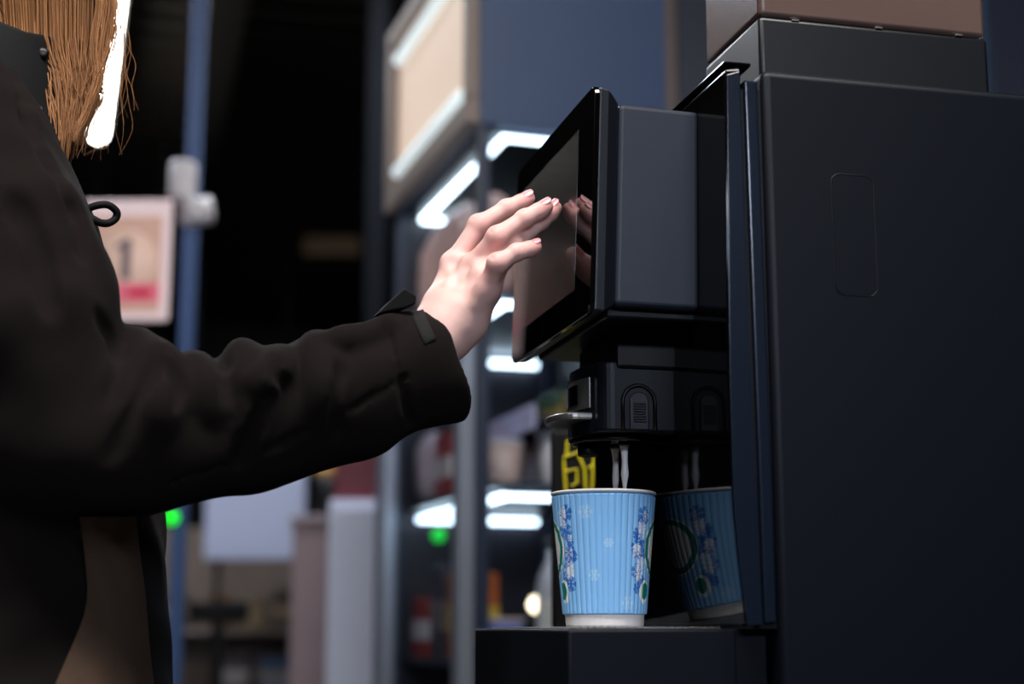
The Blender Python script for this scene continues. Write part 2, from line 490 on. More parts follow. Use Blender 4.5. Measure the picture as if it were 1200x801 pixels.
# latch on the side: arch and grip
g = ML_MB(); cx, cz = .4195, 1.1415
arch = [(cx - .0145, 1.1175)] + [(cx - .0145 * math.cos(a), cz + .0145 * math.sin(a)) for a in np.linspace(0, PI, 15)] + [(cx + .0145, 1.1175)]
g.tube([(p[0], 1.2345, p[1]) for p in arch], .0018, 8)
lat = g.build('latch', M_black, disp)
g = ML_MB(); arch = [(cx - .0085, 1.1175)] + [(cx - .0085 * math.cos(a), cz + .0005 + .0085 * math.sin(a)) for a in np.linspace(0, PI, 11)] + [(cx + .0085, 1.1175)]
g.prism(arch, 'y', 1.2325, 1.236, .001, 2)
for k in range(8): g.box((cx - .0055, 1.2312, 1.124 + k * .0022), (cx + .0055, 1.2335, 1.1252 + k * .0022), .0004, 1)
g.build('latch_grip', M_bez, lat)
# spout ring and nozzles
g = ML_MB().lathe([(.036, 1.1108), (.0415, 1.1112), (.043, 1.1135), (.0425, 1.1166)], (.4175, 1.29, 0), 40)
ring = g.build('spout_ring', M_gloss, disp)
ML_MB().lathe([(.0085, 1.1005), (.0095, 1.102), (.0095, 1.1112)], (.3915, 1.292, 0), 24).build('steam_nozzle', M_black, disp)
for yy in (1.299, 1.273):
    ML_MB().lathe([(.0035, 1.1085), (.005, 1.1092), (.0055, 1.1112)], (.4185, yy, 0), 16).build('spout', M_black, ring)
# bean hopper on top
HY = 1.165
hx = onY(889.5, 18, HY)[0]; hxe = onY(1157, 42, HY)[0]
hz = onY(889.5, 18, HY)[2]
hyf = onX(826, 70, hx)[1]
ML_MB().box((hx, HY, ZTOP + .0005), (hxe, hyf, hz), .004, 3).build('hopper_base', M_hbase, mach)
hop = mach.children[-1]
g = ML_MB().box((hx + .0006, HY + .0006, hz + .0003), (hxe - .0006, hyf - .0006, hz + .13), .005, 3)
g.build('bean_container', M_hop, hop)
g = ML_MB().box((hx - .001, HY - .001, hz + .1303), (hxe + .001, hyf + .001, hz + .145), .004, 3)
g.build('hopper_lid', M_hbase, hop)
for px in (932, 1030, 1124):
    p = onY(px, 20 + (px - 890) * .09, HY)
    ML_MB().box((p[0] - .0035, HY - .0006, p[2] - .0008), (p[0] + .0035, HY + .002, p[2] + .0008), .0003, 1).build('clip', M_satin, hop)

# counter under the machine
ct = empty('serving_counter', (.85, 1.5, 0), 0, 'dark counter carrying the coffee machine below the picture edge', 'counter')
MB().box((-.53, -.5, .82), (.8, .48, .86), .004, 2).build('worktop', mat('counter_top', (28, 28, 30), .3, var=.2, vscale=12), ct)
MB().box((-.48, -.44, .0), (.76, .46, .8195), .003, 1).build('cabinet', mat('counter_front', (20, 20, 22), .5), ct)

# ================================================================== cup
CX, CY = .4033, 1.287
cup = empty('paper_cup', (CX, CY, ZT + .0014), 0, 'light blue ribbed paper cup with snowflake print on the drip tray', 'cup')
CH = .1155; RB, RT_ = .0345, .0447
M_paper = mat('cup_paper', (238, 234, 232), .55, var=.03)
g = MB()
def rr(h): return RB - .0012 + (RT_ - .0008 - RB + .0012) * h / CH
prof = [(RB - .003, 0), (RB - .0012, .0002)] + [(rr(h), h) for h in np.linspace(.002, CH - .003, 12)]
lip = [(rr(CH - .003) + .0004, CH - .0034)]
for k in range(9):
    a = -PI / 2 + k / 8 * PI * 1.25; lip.append((RT_ + .0002 + .0013 * math.cos(a), CH - .0014 + .0013 * math.sin(a)))
inner = [(rr(h) - .0008, h) for h in np.linspace(CH - .004, .006, 10)]
g.lathe(prof + lip + inner + [(.0005, .0055)], n=96)
g.build('cup_body', M_paper, cup)
# ribbed sleeve with its printed pattern
NA, NH = 920, 270
hs = np.linspace(.0102, CH - .0036, NH); an = np.arange(NA) / NA * 2 * PI
A_, H_ = np.meshgrid(an, hs, indexing='ij')
rib = np.abs(np.sin(A_ * 23)) ** .35
rad = rr(H_) + .0007 + .0014 * rib
edge = np.minimum((H_ - hs[0]) / .001, (hs[-1] - H_) / .001).clip(0, 1); rad = rr(H_) + .0002 + (rad - rr(H_) - .0002) * edge
V = np.stack([rad * np.cos(A_), rad * np.sin(A_), H_], -1).reshape(-1, 3)
i, j = np.meshgrid(np.arange(NA), np.arange(NH - 1), indexing='ij'); i2 = (i + 1) % NA
F = np.stack([i * NH + j, i2 * NH + j, i2 * NH + j + 1, i * NH + j + 1], -1).reshape(-1, 4)
sl = npmesh('sleeve', V, F, mat('cup_sleeve_print', (120, 180, 240), .5, var=.02, attr='print'), cup)
face_dir = math.atan2(-CY, -CX)               # the side of the cup that faces the window of the shop
phi = ((A_ - face_dir + PI) % (2 * PI)) - PI   # 0 = towards the viewer, + to the right
Rm = .040
col = np.zeros(A_.shape + (3,)); col[:] = s2l((138, 197, 248))
def put(mask, rgb, a=1.0):
    c = np.array(s2l(rgb)); m = mask * a; col[:] = col * (1 - m[..., None]) + c * m[..., None]
def flake(pc, hc, R, rgb, a=1.0, w=.00055, rot=0.0):
    u = (((phi - pc + PI) % (2 * PI)) - PI) * Rm; v = H_ - hc; r = np.hypot(u, v); th = np.arctan2(v, u) + rot
    q = (th / (PI / 3)); k = (q - np.round(q)) * PI / 3
    al = r * np.cos(k); ac = np.abs(r * np.sin(k))
    m = (ac < w) & (al < R)
    for f in (.45, .72):
        m |= (np.abs(al - f * R - ac * .9) < w) & (ac < .32 * R) & (al < R)
    put(m.astype(float), rgb, a)
fr = random.Random(11)
for pc, hc, R in ((-.36, .096, .006), (-.22, .043, .005), (.55, .020, .006), (.1, .07, .004)):
    flake(pc, hc, R, (178, 218, 250), .8, .0006)
for sgn in (-1, 1):
    for n in range(13):
        hc = .030 + fr.random() * .066; w_ = .17 * math.sin(PI * min(1, max(0, (hc - .022) / .08)))
        flake(sgn * (1.10 - w_ - .22 * fr.random()), hc, .004 + .004 * fr.random(), (42, 108, 196), .95, .0007, fr.random())
    for n in range(15):
        hc = .040 + fr.random() * .060; w_ = .18 * math.sin(PI * min(1, max(0, (hc - .022) / .08)))
        flake(sgn * (1.10 - w_ - .2 * fr.random()), hc, .0025 + .003 * fr.random(), (225, 232, 245), .9, .00028, fr.random())
    pc = sgn * 1.64; u = (((phi - pc + PI) % (2 * PI)) - PI) * Rm; r = np.hypot(u, H_ - .067)
    put((r < .0262).astype(float), (225, 232, 232)); put(((r > .0192) & (r < .0245)).astype(float), (0, 126, 112))
    put((r < .0195).astype(float), (235, 238, 236))
    u2 = u + sgn * .0215; r2 = np.hypot(u2, (H_ - .0295) * .75)
    put((r2 < .0075).astype(float), (232, 238, 238)); put((np.hypot(u2 + sgn * -.0015, (H_ - .030) * .7) < .0052).astype(float), (0, 126, 112))
paint(sl, 'print', col.reshape(-1, 3))
# the drink in the cup and the two streams
M_milk = mat('milk', (240, 234, 232), .25, var=.02, sss=.2)
MB().lathe([(.001, .0), (rr(.05) - .0012, .0), (rr(.05) - .0012, .002), (.001, .0022)], (CX, CY, ZT + .0014 + .05), 48, cap=False).build('coffee_drink', mat('coffee', (120, 84, 60), .2, var=.1))
tag(bpy.data.objects['coffee_drink'], 'milky coffee collecting inside the blue paper cup', 'coffee')
def stream(yy, rad, label):
    z0, z1 = 1.1090, ZT + .053
    n = 40; P = []; R_ = []
    for k in range(n + 1):
        t_ = k / n; P.append((.4185 + .0004 * math.sin(t_ * 9), yy + .0005 * math.sin(t_ * 7), z0 + (z1 - z0) * t_)); tt = t_ * (z0 - z1) / .046
        R_.append(np.interp(tt, [0, .1, .3, .45, .55, .68, .8, 1.0, 3], rad))
    o = MB().tube(P, R_, 12).build('milk_stream', M_milk)
    tag(o, label, 'milk', 'milk streams pouring into the cup'); return o
stream(1.299, [.0042, .0030, .0024, .0027, .0029, .0027, .0017, .0016, .0012], 'thinner left stream of milk pouring from the dispenser into the cup')
stream(1.273, [.0046, .0031, .0026, .0031, .0036, .0024, .0016, .0015, .0012], 'right stream of milk nearest the latch, pouring into the cup')
# ================================================================== the woman at the machine
M_skin = mat('skin', (226, 172, 150), .5, spec=.38, var=.05, vscale=90, bump=.12, bscale=700, sss=.12, attr='tone')
M_nail = mat('fingernail', (222, 154, 158), .3, var=.02, coat=.3)
M_cloth = mat('jacket_cloth', (25, 20.5, 19.5), .9, var=.16, vscale=500, bump=.35, bscale=1400, spec=.05, sheen=.015)
M_trim = mat('jacket_trim', (9, 9, 10), .7, var=.1, vscale=300, spec=.2)
M_velcro = mat('hook_tape', (40, 39, 39), .95, var=.5, vscale=900, bump=1.0, bscale=1500, spec=.1)
M_denim = mat('trouser_cloth', (20, 22, 30), .85, var=.15, vscale=300)
M_shoe = mat('shoe_leather', (16, 14, 13), .5)
M_hair = mat('hair_strands', (168, 118, 76), .42, var=.2, vscale=60, spec=.4, attr='strand')
M_lining = mat('brown_lining', (78, 62, 51), .9, var=.15, vscale=200, bump=.3, bscale=900, spec=.1)
M_snap = mat('snap_metal', (52, 50, 50), .35, metal=.9)

PY = 1.43                                  # her middle, measured away from the viewer
base = onY(-10, 735, PY); base[2] = 0
per = empty('person', tuple(base), 0,
            'person with long blonde hair in a black hooded jacket, reaching out to tap the touchscreen', 'person')
def loc(V): return np.asarray(V) - base

def pt(x, y, Y): return onY(x, y, Y)
# ---- right hand, one joint after another
WR = pt(505, 412, 1.268)
MCP = dict(a=pt(531, 310, 1.287), b=pt(553, 314, 1.270), c=pt(563, 324, 1.255), d=pt(568, 340, 1.240))
FING = dict(
    a=[MCP['a'], pt(561, 264, 1.284), pt(594, 244, 1.284), pt(619, 232.5, 1.284)],
    b=[MCP['b'], pt(583, 278, 1.248), pt(615, 256, 1.245), pt(640, 242, 1.246)],
    c=[MCP['c'], pt(603, 285, 1.254), pt(634, 259, 1.2575), pt(650.5, 243.5, 1.259)],
    d=[MCP['d'], pt(583, 309, 1.221), pt(606, 295.5, 1.220), pt(627, 289, 1.223)])
FR = dict(a=[.0094, .0086, .0075, .0064], b=[.0098, .0088, .0076, .0064], c=[.0094, .0083, .0072, .0062], d=[.0088, .0080, .0070, .0060])
HF = Field((.20, 1.17, 1.13), (.375, 1.345, 1.385), .00115)
CAMN = -FW
# forearm and wrist
ARM0 = pt(430, 447, 1.27)
dW = (MCP['b'] - WR); dW /= np.linalg.norm(dW)
pn = np.cross(MCP['d'] - MCP['a'], MCP['b'] - WR); pn /= np.linalg.norm(pn)
if pn @ CAMN < 0: pn = -pn                 # back of the hand
HF.cone(pt(470, 470, 1.275), pt(514, 388, 1.270), .030, .0240, .01, sq=(pn, 1.2))
HF.cone(pt(514, 388, 1.270), pt(526, 364, 1.270), .0240, .0245, .02, sq=(pn, 1.3))
# metacarpals
for kx, w0, r0, r1, yw in (('a', (517, 354), .0138, .0100, 1.281), ('b', (527, 356), .0148, .0112, 1.272), ('c', (539, 362), .0145, .0108, 1.266), ('d', (544, 372), .0135, .0100, 1.258)):
    HF.cone(pt(w0[0], w0[1], yw), MCP[kx] - pn * .001, r0, r1, .011)
# heel of the hand on the little finger side, ball of the thumb behind
HF.cone(pt(552, 380, 1.262), pt(571, 342, 1.250), .0105, .0088, .014)
HF.cone(pt(572, 340, 1.250), pt(585, 314, 1.236), .0080, .0078, .010)
HF.cone(pt(536, 402, 1.268), pt(552, 380, 1.262), .011, .0105, .014)
HF.cone(pt(530, 370, 1.288), pt(545, 335, 1.290), .014, .012, .014)
# thumb, hidden behind the palm
TH = [pt(530, 365, 1.296), pt(556, 330, 1.312), pt(585, 306, 1.316), pt(606, 292, 1.311)]
HF.chain(TH, [.0135, .0112, .0098, .0076], .008)
for kx, P in FING.items():
    r = FR[kx]
    F2 = [P[0] + (P[0] - P[1]) * .0, P[1], P[2], P[3]]
    HF.cone(F2[0], F2[1], r[0], r[1] * .98, .005)
    HF.cone(F2[1], F2[2], r[1] * .97, r[2], .003)
    HF.cone(F2[2], F2[3], r[2], r[3], .003)
    d1 = F2[1] - F2[0]; d1 /= np.linalg.norm(d1)
    d2 = F2[2] - F2[1]; d2 /= np.linalg.norm(d2)
    nb = pn - d2 * (pn @ d2); nb /= np.linalg.norm(nb)
    # knuckles
    HF.ball(F2[1] + nb * .0011, r[1] * .97, .006)
    HF.ball(F2[0] + pn * .0006, r[0] * .92, .010)
    HF.ball(F2[2] + nb * .0004, r[2] * .98, .004)
    # pads
    HF.ball((F2[2] * .35 + F2[3] * .65) - nb * .0014, r[3] * 1.02, .005)
    # skin folds over the middle joint
    sd = np.cross(d2, nb)
    for s_, dep in ((-.0035, .00055), (0, .0007), (.0033, .00055)):
        c0 = F2[1] + nb * (r[1] + .0022) + (d1 + d2) / 2 * s_
        HF.cone(c0 - sd * .0042, c0 + sd * .0042, .0007, .0007, .0012, 'sub')
    c0 = F2[2] + nb * (r[2] + .0011)
    HF.cone(c0 - sd * .003, c0 + sd * .003, .0006, .0006, .0011, 'sub')
# tendons on the back of the hand and hollows between the knuckles
for kx, w0 in (('a', (524, 345)), ('b', (535, 350)), ('c', (546, 357)), ('d', (553, 362))):
    p0 = HF.hit(*w0, 1.18, 1.33); p1 = MCP[kx] + pn * (FR[kx][0] * .66)
    HF.cone(p0 - pn * .0024 + (p1 - p0) * .3, p1, .0018, .0026, .008)
for u, v in (('a', 'b'), ('b', 'c'), ('c', 'd')):
    c0 = (MCP[u] + MCP[v]) / 2 + pn * .0165 - dW * .004
    HF.cone(c0, c0 - dW * .012, .0042, .0032, .010, 'sub')
HV, HQ = HF.mesh(); HV = smooth_vf(HV, HQ, 4, .45)
# colour of the skin: pinker over joints and at the finger ends
def tone_of(V, base_rgb=(234, 190, 180), pink=(228, 146, 142)):
    w_ = np.zeros(len(V))
    for kx, P in FING.items():
        for q, s_, am in ((P[0], .012, .3), (P[1], .010, 1), (P[2], .007, .8), (P[3], .012, 1)):
            w_ = np.maximum(w_, am * np.exp(-((V - q) ** 2).sum(1) / s_ ** 2))
        for q in (.3, .6): w_ = np.maximum(w_, .6 * np.exp(-((V - (P[1] * q + P[0] * (1 - q))) ** 2).sum(1) / .012 ** 2))
    c = np.array(s2l(base_rgb))[None] * (1 - w_[:, None] * .75) + np.array(s2l(pink))[None] * w_[:, None] * .75
    return c
HC = tone_of(HV)

# ---- the body below the clothes (one surface of skin): head, neck, trunk, arms, legs
SH_R = pt(-100, 185, 1.285); EL_R = pt(52, 505, 1.245)
BF = Field((base[0] - .36, 1.10, -.01), (base[0] + .42, 1.80, 1.86), .0085)
cx = base[0]
HIP = pt(2, 770, PY); CHEST = pt(-62, 320, PY); NECK = np.array([cx - .068, PY, 1.44])
LX = .05
SH_L = SH_R + np.array([-.02, 0, 0]); SH_L[1] = 2 * PY - SH_R[1]
HEAD = np.array([cx - .035, PY, 1.637])
BF.chain([HIP, CHEST], [.105, .10], .04, sq=((1, 0, 0), 1.25))
BF.cone(CHEST + (0, -.09, .03), CHEST + (0, .09, .03), .075, .075, .05)
BF.chain([NECK - (0, 0, .05), HEAD - (.03, 0, .07)], [.058, .053], .03)
BF.cone(SH_R + (0, .03, -.01), NECK - (0, .03, .03), .055, .05, .04); BF.cone(SH_L - (0, .03, .01), NECK + (0, .03, -.03), .055, .05, .04)
BF.chain([SH_R, EL_R, pt(300, 480, 1.262), pt(470, 440, 1.272)], [.048, .040, .036, .030], .02)
EL_L = SH_L + np.array([.02, .06, -.29]); HA_L = EL_L + np.array([.10, -.01, -.22])
BF.chain([SH_L, EL_L, HA_L], [.048, .038, .028], .02)
for sgn in (-1, 1):
    y = PY + sgn * .09
    BF.chain([np.array([cx - .04 + LX, y, .90]), np.array([cx - .02 + LX, y, .49]), np.array([cx - .05 + LX, y, .10])], [.085, .055, .038], .03)
    BF.cone(np.array([cx - .05 + LX, y, .07]), np.array([cx + .09 + LX, y + sgn * .02, .025]), .035, .025, .02)
# head: skull, face, jaw
BF.ell(HEAD + (-.012, 0, .025), (.096, .076, .092), .01)
BF.ell(HEAD + (.035, 0, -.045), (.056, .054, .075), .03)
BV, BQ = BF.mesh(); BV = smooth_vf(BV, BQ, 2, .5)
# face in finer detail
FF = Field(HEAD - (.14, .11, .16), HEAD + (.16, .11, .15), .003)
FF.ell(HEAD + (-.012, 0, .025), (.096, .076, .092), .01)
FF.ell(HEAD + (.035, 0, -.045), (.057, .055, .076), .03)
FF.cone(HEAD + (.088, 0, .012), HEAD + (.112, 0, -.030), .007, .011, .012)            # nose
for sgn in (-1, 1):
    FF.ball(HEAD + (.103, sgn * .010, -.033), .007, .006)
    FF.ell(HEAD + (.086, sgn * .032, .010), (.016, .019, .012), .008, 'sub')              # eye sockets
    FF.ball(HEAD + (.070, sgn * .031, .008), .0135, .003)
    FF.cone(HEAD + (.078, sgn * .015, .030), HEAD + (.068, sgn * .048, .030), .006, .005, .012)
    FF.ell(HEAD + (-.012, sgn * .076, .0), (.017, .008, .031), .004)                      # ears
    FF.ell(HEAD + (-.006, sgn * .084, .0), (.009, .005, .019), .003, 'sub')
FF.cone(HEAD + (.088, -.018, -.058), HEAD + (.088, .018, -.058), .006, .006, .006)      # lips
FF.cone(HEAD + (.087, -.016, -.068), HEAD + (.087, .016, -.068), .0065, .0065, .006)
FF.cone(HEAD + (.096, -.021, -.063), HEAD + (.096, .021, -.063), .0022, .0022, .002, 'sub')
FF.ball(HEAD + (.070, 0, -.098), .018, .02)
FV, FQ = FF.mesh(); FV = smooth_vf(FV, FQ, 2, .4)
# left hand with its five fingers, hanging
LF = Field(HA_L - (.08, .08, .22), HA_L + (.12, .08, .05), .0022)
LF.cone(HA_L + (0, 0, .03), HA_L + (.012, 0, -.03), .027, .026, .01, sq=((0, 1, 0), 1.3))
for i_ in range(4):
    o_ = (i_ - 1.5) * .0185
    k0 = HA_L + np.array([.02 - o_ * 1.0, -.004, -.095 + abs(i_ - 1.2) * .004])
    LF.cone(HA_L + np.array([.012 - o_ * .5, 0, -.03]), k0, .014, .0105, .012)
    L_ = (.040, .045, .042, .033)[i_]
    k1 = k0 + np.array([.006, -.006, -L_]); k2 = k1 + np.array([.002, -.012, -L_ * .55]); k3 = k2 + np.array([0, -.012, -L_ * .4])
    LF.chain([k0, k1, k2, k3], [.0098, .0086, .0076, .0064], .004)
LF.chain([HA_L + (.02, 0, -.035), HA_L + (.052, -.008, -.062), HA_L + (.066, -.016, -.092), HA_L + (.070, -.022, -.115)], [.014, .0115, .0095, .0076], .008)
LV, LQ = LF.mesh(); LV = smooth_vf(LV, LQ, 1, .4)
o1 = len(BV); o2 = o1 + len(HV); o3 = o2 + len(FV)
V = np.concatenate([BV, HV, FV, LV]); Q = np.concatenate([BQ, HQ + o1, FQ + o2, LQ + o3])
body_ = npmesh('body', loc(V), Q, M_skin, per)
tone = np.tile(np.array(s2l((226, 178, 158))), (len(V), 1)); tone[o1:o2] = HC
lipd = np.abs(((V - (HEAD + (.092, 0, -.063))) / (.014, .024, .011)) ** 2).sum(1) < 1
tone[lipd] = s2l((190, 98, 92)); paint(body_, 'tone', tone)
# fingernails
def nail(P, r, width=.0052, L_=.0098, name='fingernail'):
    d2 = P[3] - P[2]; d2 = d2 / np.linalg.norm(d2)
    n_ = pn - d2 * (pn @ d2); n_ /= np.linalg.norm(n_); sd = np.cross(d2, n_)
    V = []; F = []; na, nl = 9, 9
    for side in (0, 1):
        for i in range(nl):
            t = i / (nl - 1); ax = (t - .66) * L_ + .0008
            ww = width * (1 - .28 * (2 * abs(t - .45)) ** 3.2)
            rr_ = (r[3] * (1.05 - .05 * t * t) - .0004 + .0003 * t) + (.0002 if side else .0007)
            for j in range(na):
                s_ = (j / (na - 1) - .5) * 2; ang = s_ * ww / r[3] * 1.0
                V.append(P[3] + d2 * (ax + .0012) + rr_ * (math.cos(ang) * n_ + math.sin(ang) * sd))
    idx = lambda q, i, j: q * na * nl + i * na + j
    for i in range(nl - 1):
        for j in range(na - 1):
            F.append((idx(0, i, j), idx(0, i, j + 1), idx(0, i + 1, j + 1), idx(0, i + 1, j)))
            F.append((idx(1, i, j), idx(1, i + 1, j), idx(1, i + 1, j + 1), idx(1, i, j + 1)))
    for i in range(nl - 1):
        for j in (0, na - 1): F.append((idx(0, i, j), idx(0, i + 1, j), idx(1, i + 1, j), idx(1, i, j)))
    for j in range(na - 1):
        for i in (0, nl - 1): F.append((idx(0, i, j), idx(0, i, j + 1), idx(1, i, j + 1), idx(1, i, j)))
    MB().add(loc(V), F, True).build(name, M_nail, per)
for kx, P in FING.items(): nail(P, FR[kx], .0050 if kx != 'd' else .0044, .0095 if kx != 'd' else .008)
nail(TH, [0, 0, .0098, .0076], .0058, .0115)

# ---- jacket
JF = Field((cx - .42, 1.06, .72), (.30, 1.80, 1.60), .0033)
TR = [pt(2, 960, PY), pt(6, 840, PY), pt(4, 700, PY), pt(2, 600, PY), pt(-40, 430, PY), pt(-62, 330, PY), pt(-75, 250, PY)]
JF.chain(TR, [.140, .136, .132, .130, .126, .124, .118], .03, sq=((0, 1, 0), .72))
JF.cone(SH_R + (.03, .06, -.06), SH_L + (.03, -.06, -.06), .105, .105, .05)
JF.cone(SH_R + (0, .03, -.01), NECK - (0, .03, .02), .095, .075, .05); JF.cone(SH_L - (0, .03, .01), NECK + (0, .03, -.02), .085, .075, .05)
# right sleeve: upper arm, elbow, forearm, cuff
US = [SH_R, pt(-2, 288, 1.255), pt(12, 390, 1.245), pt(62, 505, 1.245)]
JF.chain(US, [.102, .068, .076, .068], .03)
FA = [pt(62, 505, 1.245), pt(140, 508, 1.25), pt(210, 512, 1.255), pt(300, 494, 1.262), pt(400, 463, 1.268), pt(468, 440, 1.271), pt(520, 427, 1.272)]
JF.chain(FA, [.065, .066, .053, .0545, .0555, .0495, .0500], .012)
JF.chain([SH_L, EL_L, HA_L + (-.012, 0, .05)], [.082, .064, .05], .03)
# bulging cloth above the crease of the elbow
JF.cone(pt(78, 296, 1.245), pt(96, 336, 1.243), .018, .020, .03)
def fold_path(pp, n=12):
    """a smooth line over the cloth through the given sight points"""
    P = np.array(pp, float); t = np.linspace(0, len(P) - 1, n); i = np.minimum(t.astype(int), len(P) - 2); f = (t - i)[:, None]
    p0 = P[np.maximum(i - 1, 0)]; p1 = P[i]; p2 = P[i + 1]; p3 = P[np.minimum(i + 2, len(P) - 1)]
    C_ = .5 * (2 * p1 + (p2 - p0) * f + (2 * p0 - 5 * p1 + 4 * p2 - p3) * f * f + (-p0 + 3 * p1 - 3 * p2 + p3) * f ** 3)
    q = np.array([JF.hit(*c) for c in C_])
    for _ in range(3): q[1:-1] = .25 * q[:-2] + .5 * q[1:-1] + .25 * q[2:]
    return q
def ridge(pp, r, k=.012, inset=.3, y=None):
    inset *= .5
    q = fold_path(pp); w_ = np.sin(np.linspace(.25, PI - .15, len(q))) ** .7
    JF.chain([p + FW * r * (inset + .8 * (1 - a_)) for p, a_ in zip(q, w_)], list(r * (.45 + .55 * w_)), k)
def valley(pp, r, k=.008, out=.35):
    q = fold_path(pp); w_ = np.sin(np.linspace(.3, PI - .1, len(q))) ** .7
    r = r * .72
    JF.chain([p - FW * r * (out + .9 * (1 - a_)) for p, a_ in zip(q, w_)], list(r * (.5 + .5 * w_)), k * .75, 'sub')
# folds that run over the top of the forearm
ridge([(283, 414), (296, 440), (300, 470), (288, 510)], .013, .014, .4)
ridge([(364, 401), (378, 425), (382, 455), (372, 490)], .012, .014, .4)
ridge([(222, 428), (240, 452), (246, 490)], .012, .014, .4)
ridge([(155, 396), (180, 424), (192, 456), (180, 500)], .013, .014, .4)
ridge([(330, 412), (318, 440), (300, 452)], .009, .012, .4)
ridge([(460, 380), (420, 395), (388, 400)], .008, .010, .4)
valley([(262, 424), (263, 445), (270, 470)], .0075, .007)
valley([(324, 418), (332, 440), (343, 456)], .0055, .007)
valley([(203, 424), (214, 450), (206, 478)], .0065, .008)
valley([(118, 368), (136, 396), (142, 430), (130, 470)], .0085, .009)
valley([(188, 408), (172, 452), (150, 500), (128, 540)], .0060, .010)
valley([(318, 470), (290, 520), (280, 545)], .005, .012, .2)
valley([(402, 430), (390, 480), (396, 510)], .0045, .012, .2)
valley([(60, 180), (92, 258), (100, 300)], .006, .012, .2)
valley([(8, 60), (40, 150), (66, 215), (84, 250)], .009, .014, .2)
valley([(20, 230), (50, 300), (60, 360)], .007, .02, .2)
# seams: cuff band and the long seam of the sleeve
def groove(pp, r=.0014):
    q = [JF.hit(a, b_) for a, b_ in pp]; q = np.array([JF.hit(*c) for c in zip(np.interp(np.linspace(0, 1, 60), np.linspace(0, 1, len(pp)), [c[0] for c in pp]), np.interp(np.linspace(0, 1, 60), np.linspace(0, 1, len(pp)), [c[1] for c in pp]))]); q[1:-1] = (q[:-2] + q[1:-1] + q[2:]) / 3; JF.chain(list(q), [r] * len(q), .0015, 'sub')
groove([(454 + 30 * (t ** 1.4), 372 + 128 * t) for t in np.linspace(0.02, .98, 14)], .0030)
groove([(474, 442), (440, 462), (400, 485), (350, 510), (300, 533), (250, 550), (200, 563)], .0020)
# cuff: cut square, hollow inside
cd = pt(520, 427, 1.272) - pt(468, 440, 1.271); cd = cd / np.linalg.norm(cd)
cd2 = cd + .12 * UP + .05 * FW; cd2 /= np.linalg.norm(cd2)
CUF = pt(523, 426, 1.272)
JF.half(CUF, cd2, .004) if False else None
sl_, X, Y, Z = JF.block(CUF - .11, CUF + .11)
JF.op(sl_, (-((X - CUF[0]) * cd2[0] + (Y - CUF[1]) * cd2[1] + (Z - CUF[2]) * cd2[2])).astype(np.float32), .010, 'sub')
JF.cone(pt(486, 435, 1.272), pt(575, 412, 1.272), .0425, .0425, .003, 'sub')
# collar and lowered hood
JF.chain([NECK + (-.03, -.055, .0), NECK + (.01, -.055, -.012), NECK + (.05, -.025, -.022)], [.034, .027, .023], .02)
JF.chain([NECK + (-.03, .055, .0), NECK + (.055, .065, .0), NECK + (.08, .03, -.015)], [.034, .030, .026], .02)
JF.chain([NECK + (-.03, -.055, .02), NECK + (-.10, -.03, .03), NECK + (-.10, .03, .03), NECK + (-.03, .055, .02)], [.04, .055, .055, .04], .03)
JF.cone(NECK + (.01, 0, .0), NECK + (.02, 0, .14), .062, .085, .01, 'sub')
# soft unevenness of the cloth
sl_, X, Y, Z = JF.block(JF.lo, JF.lo + JF.h * JF.n)
wob = (.0016 * np.sin(X * 41 + 2 * np.sin(Z * 23)) * np.sin(Z * 37 + 1.3) + .0011 * np.sin(X * 83 + Z * 61 + 2 * np.sin(Y * 31)) + .0009 * np.sin(Z * 97 - X * 71 + Y * 57))
JF.F += wob.astype(np.float32)
JV, JQ = JF.mesh(); JV = smooth_vf(JV, JQ, 1, .45)
jacket = npmesh('jacket', loc(JV), JQ, M_cloth, per)
jacket['label'] = 'black cotton jacket with folded sleeve'
class PB(MB):
    def build(s, name, m, parent=None, smooth=None):
        s.v = [tuple(np.array(p) - base) for p in s.v]; return MB.build(s, name, m, parent, smooth)
def ribbon(mb, L, width_dir, w_, th, nrm):
    """flat strip along the points L"""
    L = [np.asarray(p) for p in L]; V = []; F = []; n = len(L)
    for p, nn, wd in zip(L, nrm, width_dir):
        a = wd * (w_ / 2)
        V += [p - a, p + a, p + a + nn * th, p - a + nn * th]
    for i in range(n - 1):
        for j in range(4): F.append((i * 4 + j, i * 4 + (j + 1) % 4, i * 4 + 4 + (j + 1) % 4, i * 4 + 4 + j))
    F += [(3, 2, 1, 0), ((n - 1) * 4, (n - 1) * 4 + 1, (n - 1) * 4 + 2, (n - 1) * 4 + 3)]
    mb.add(V, F)
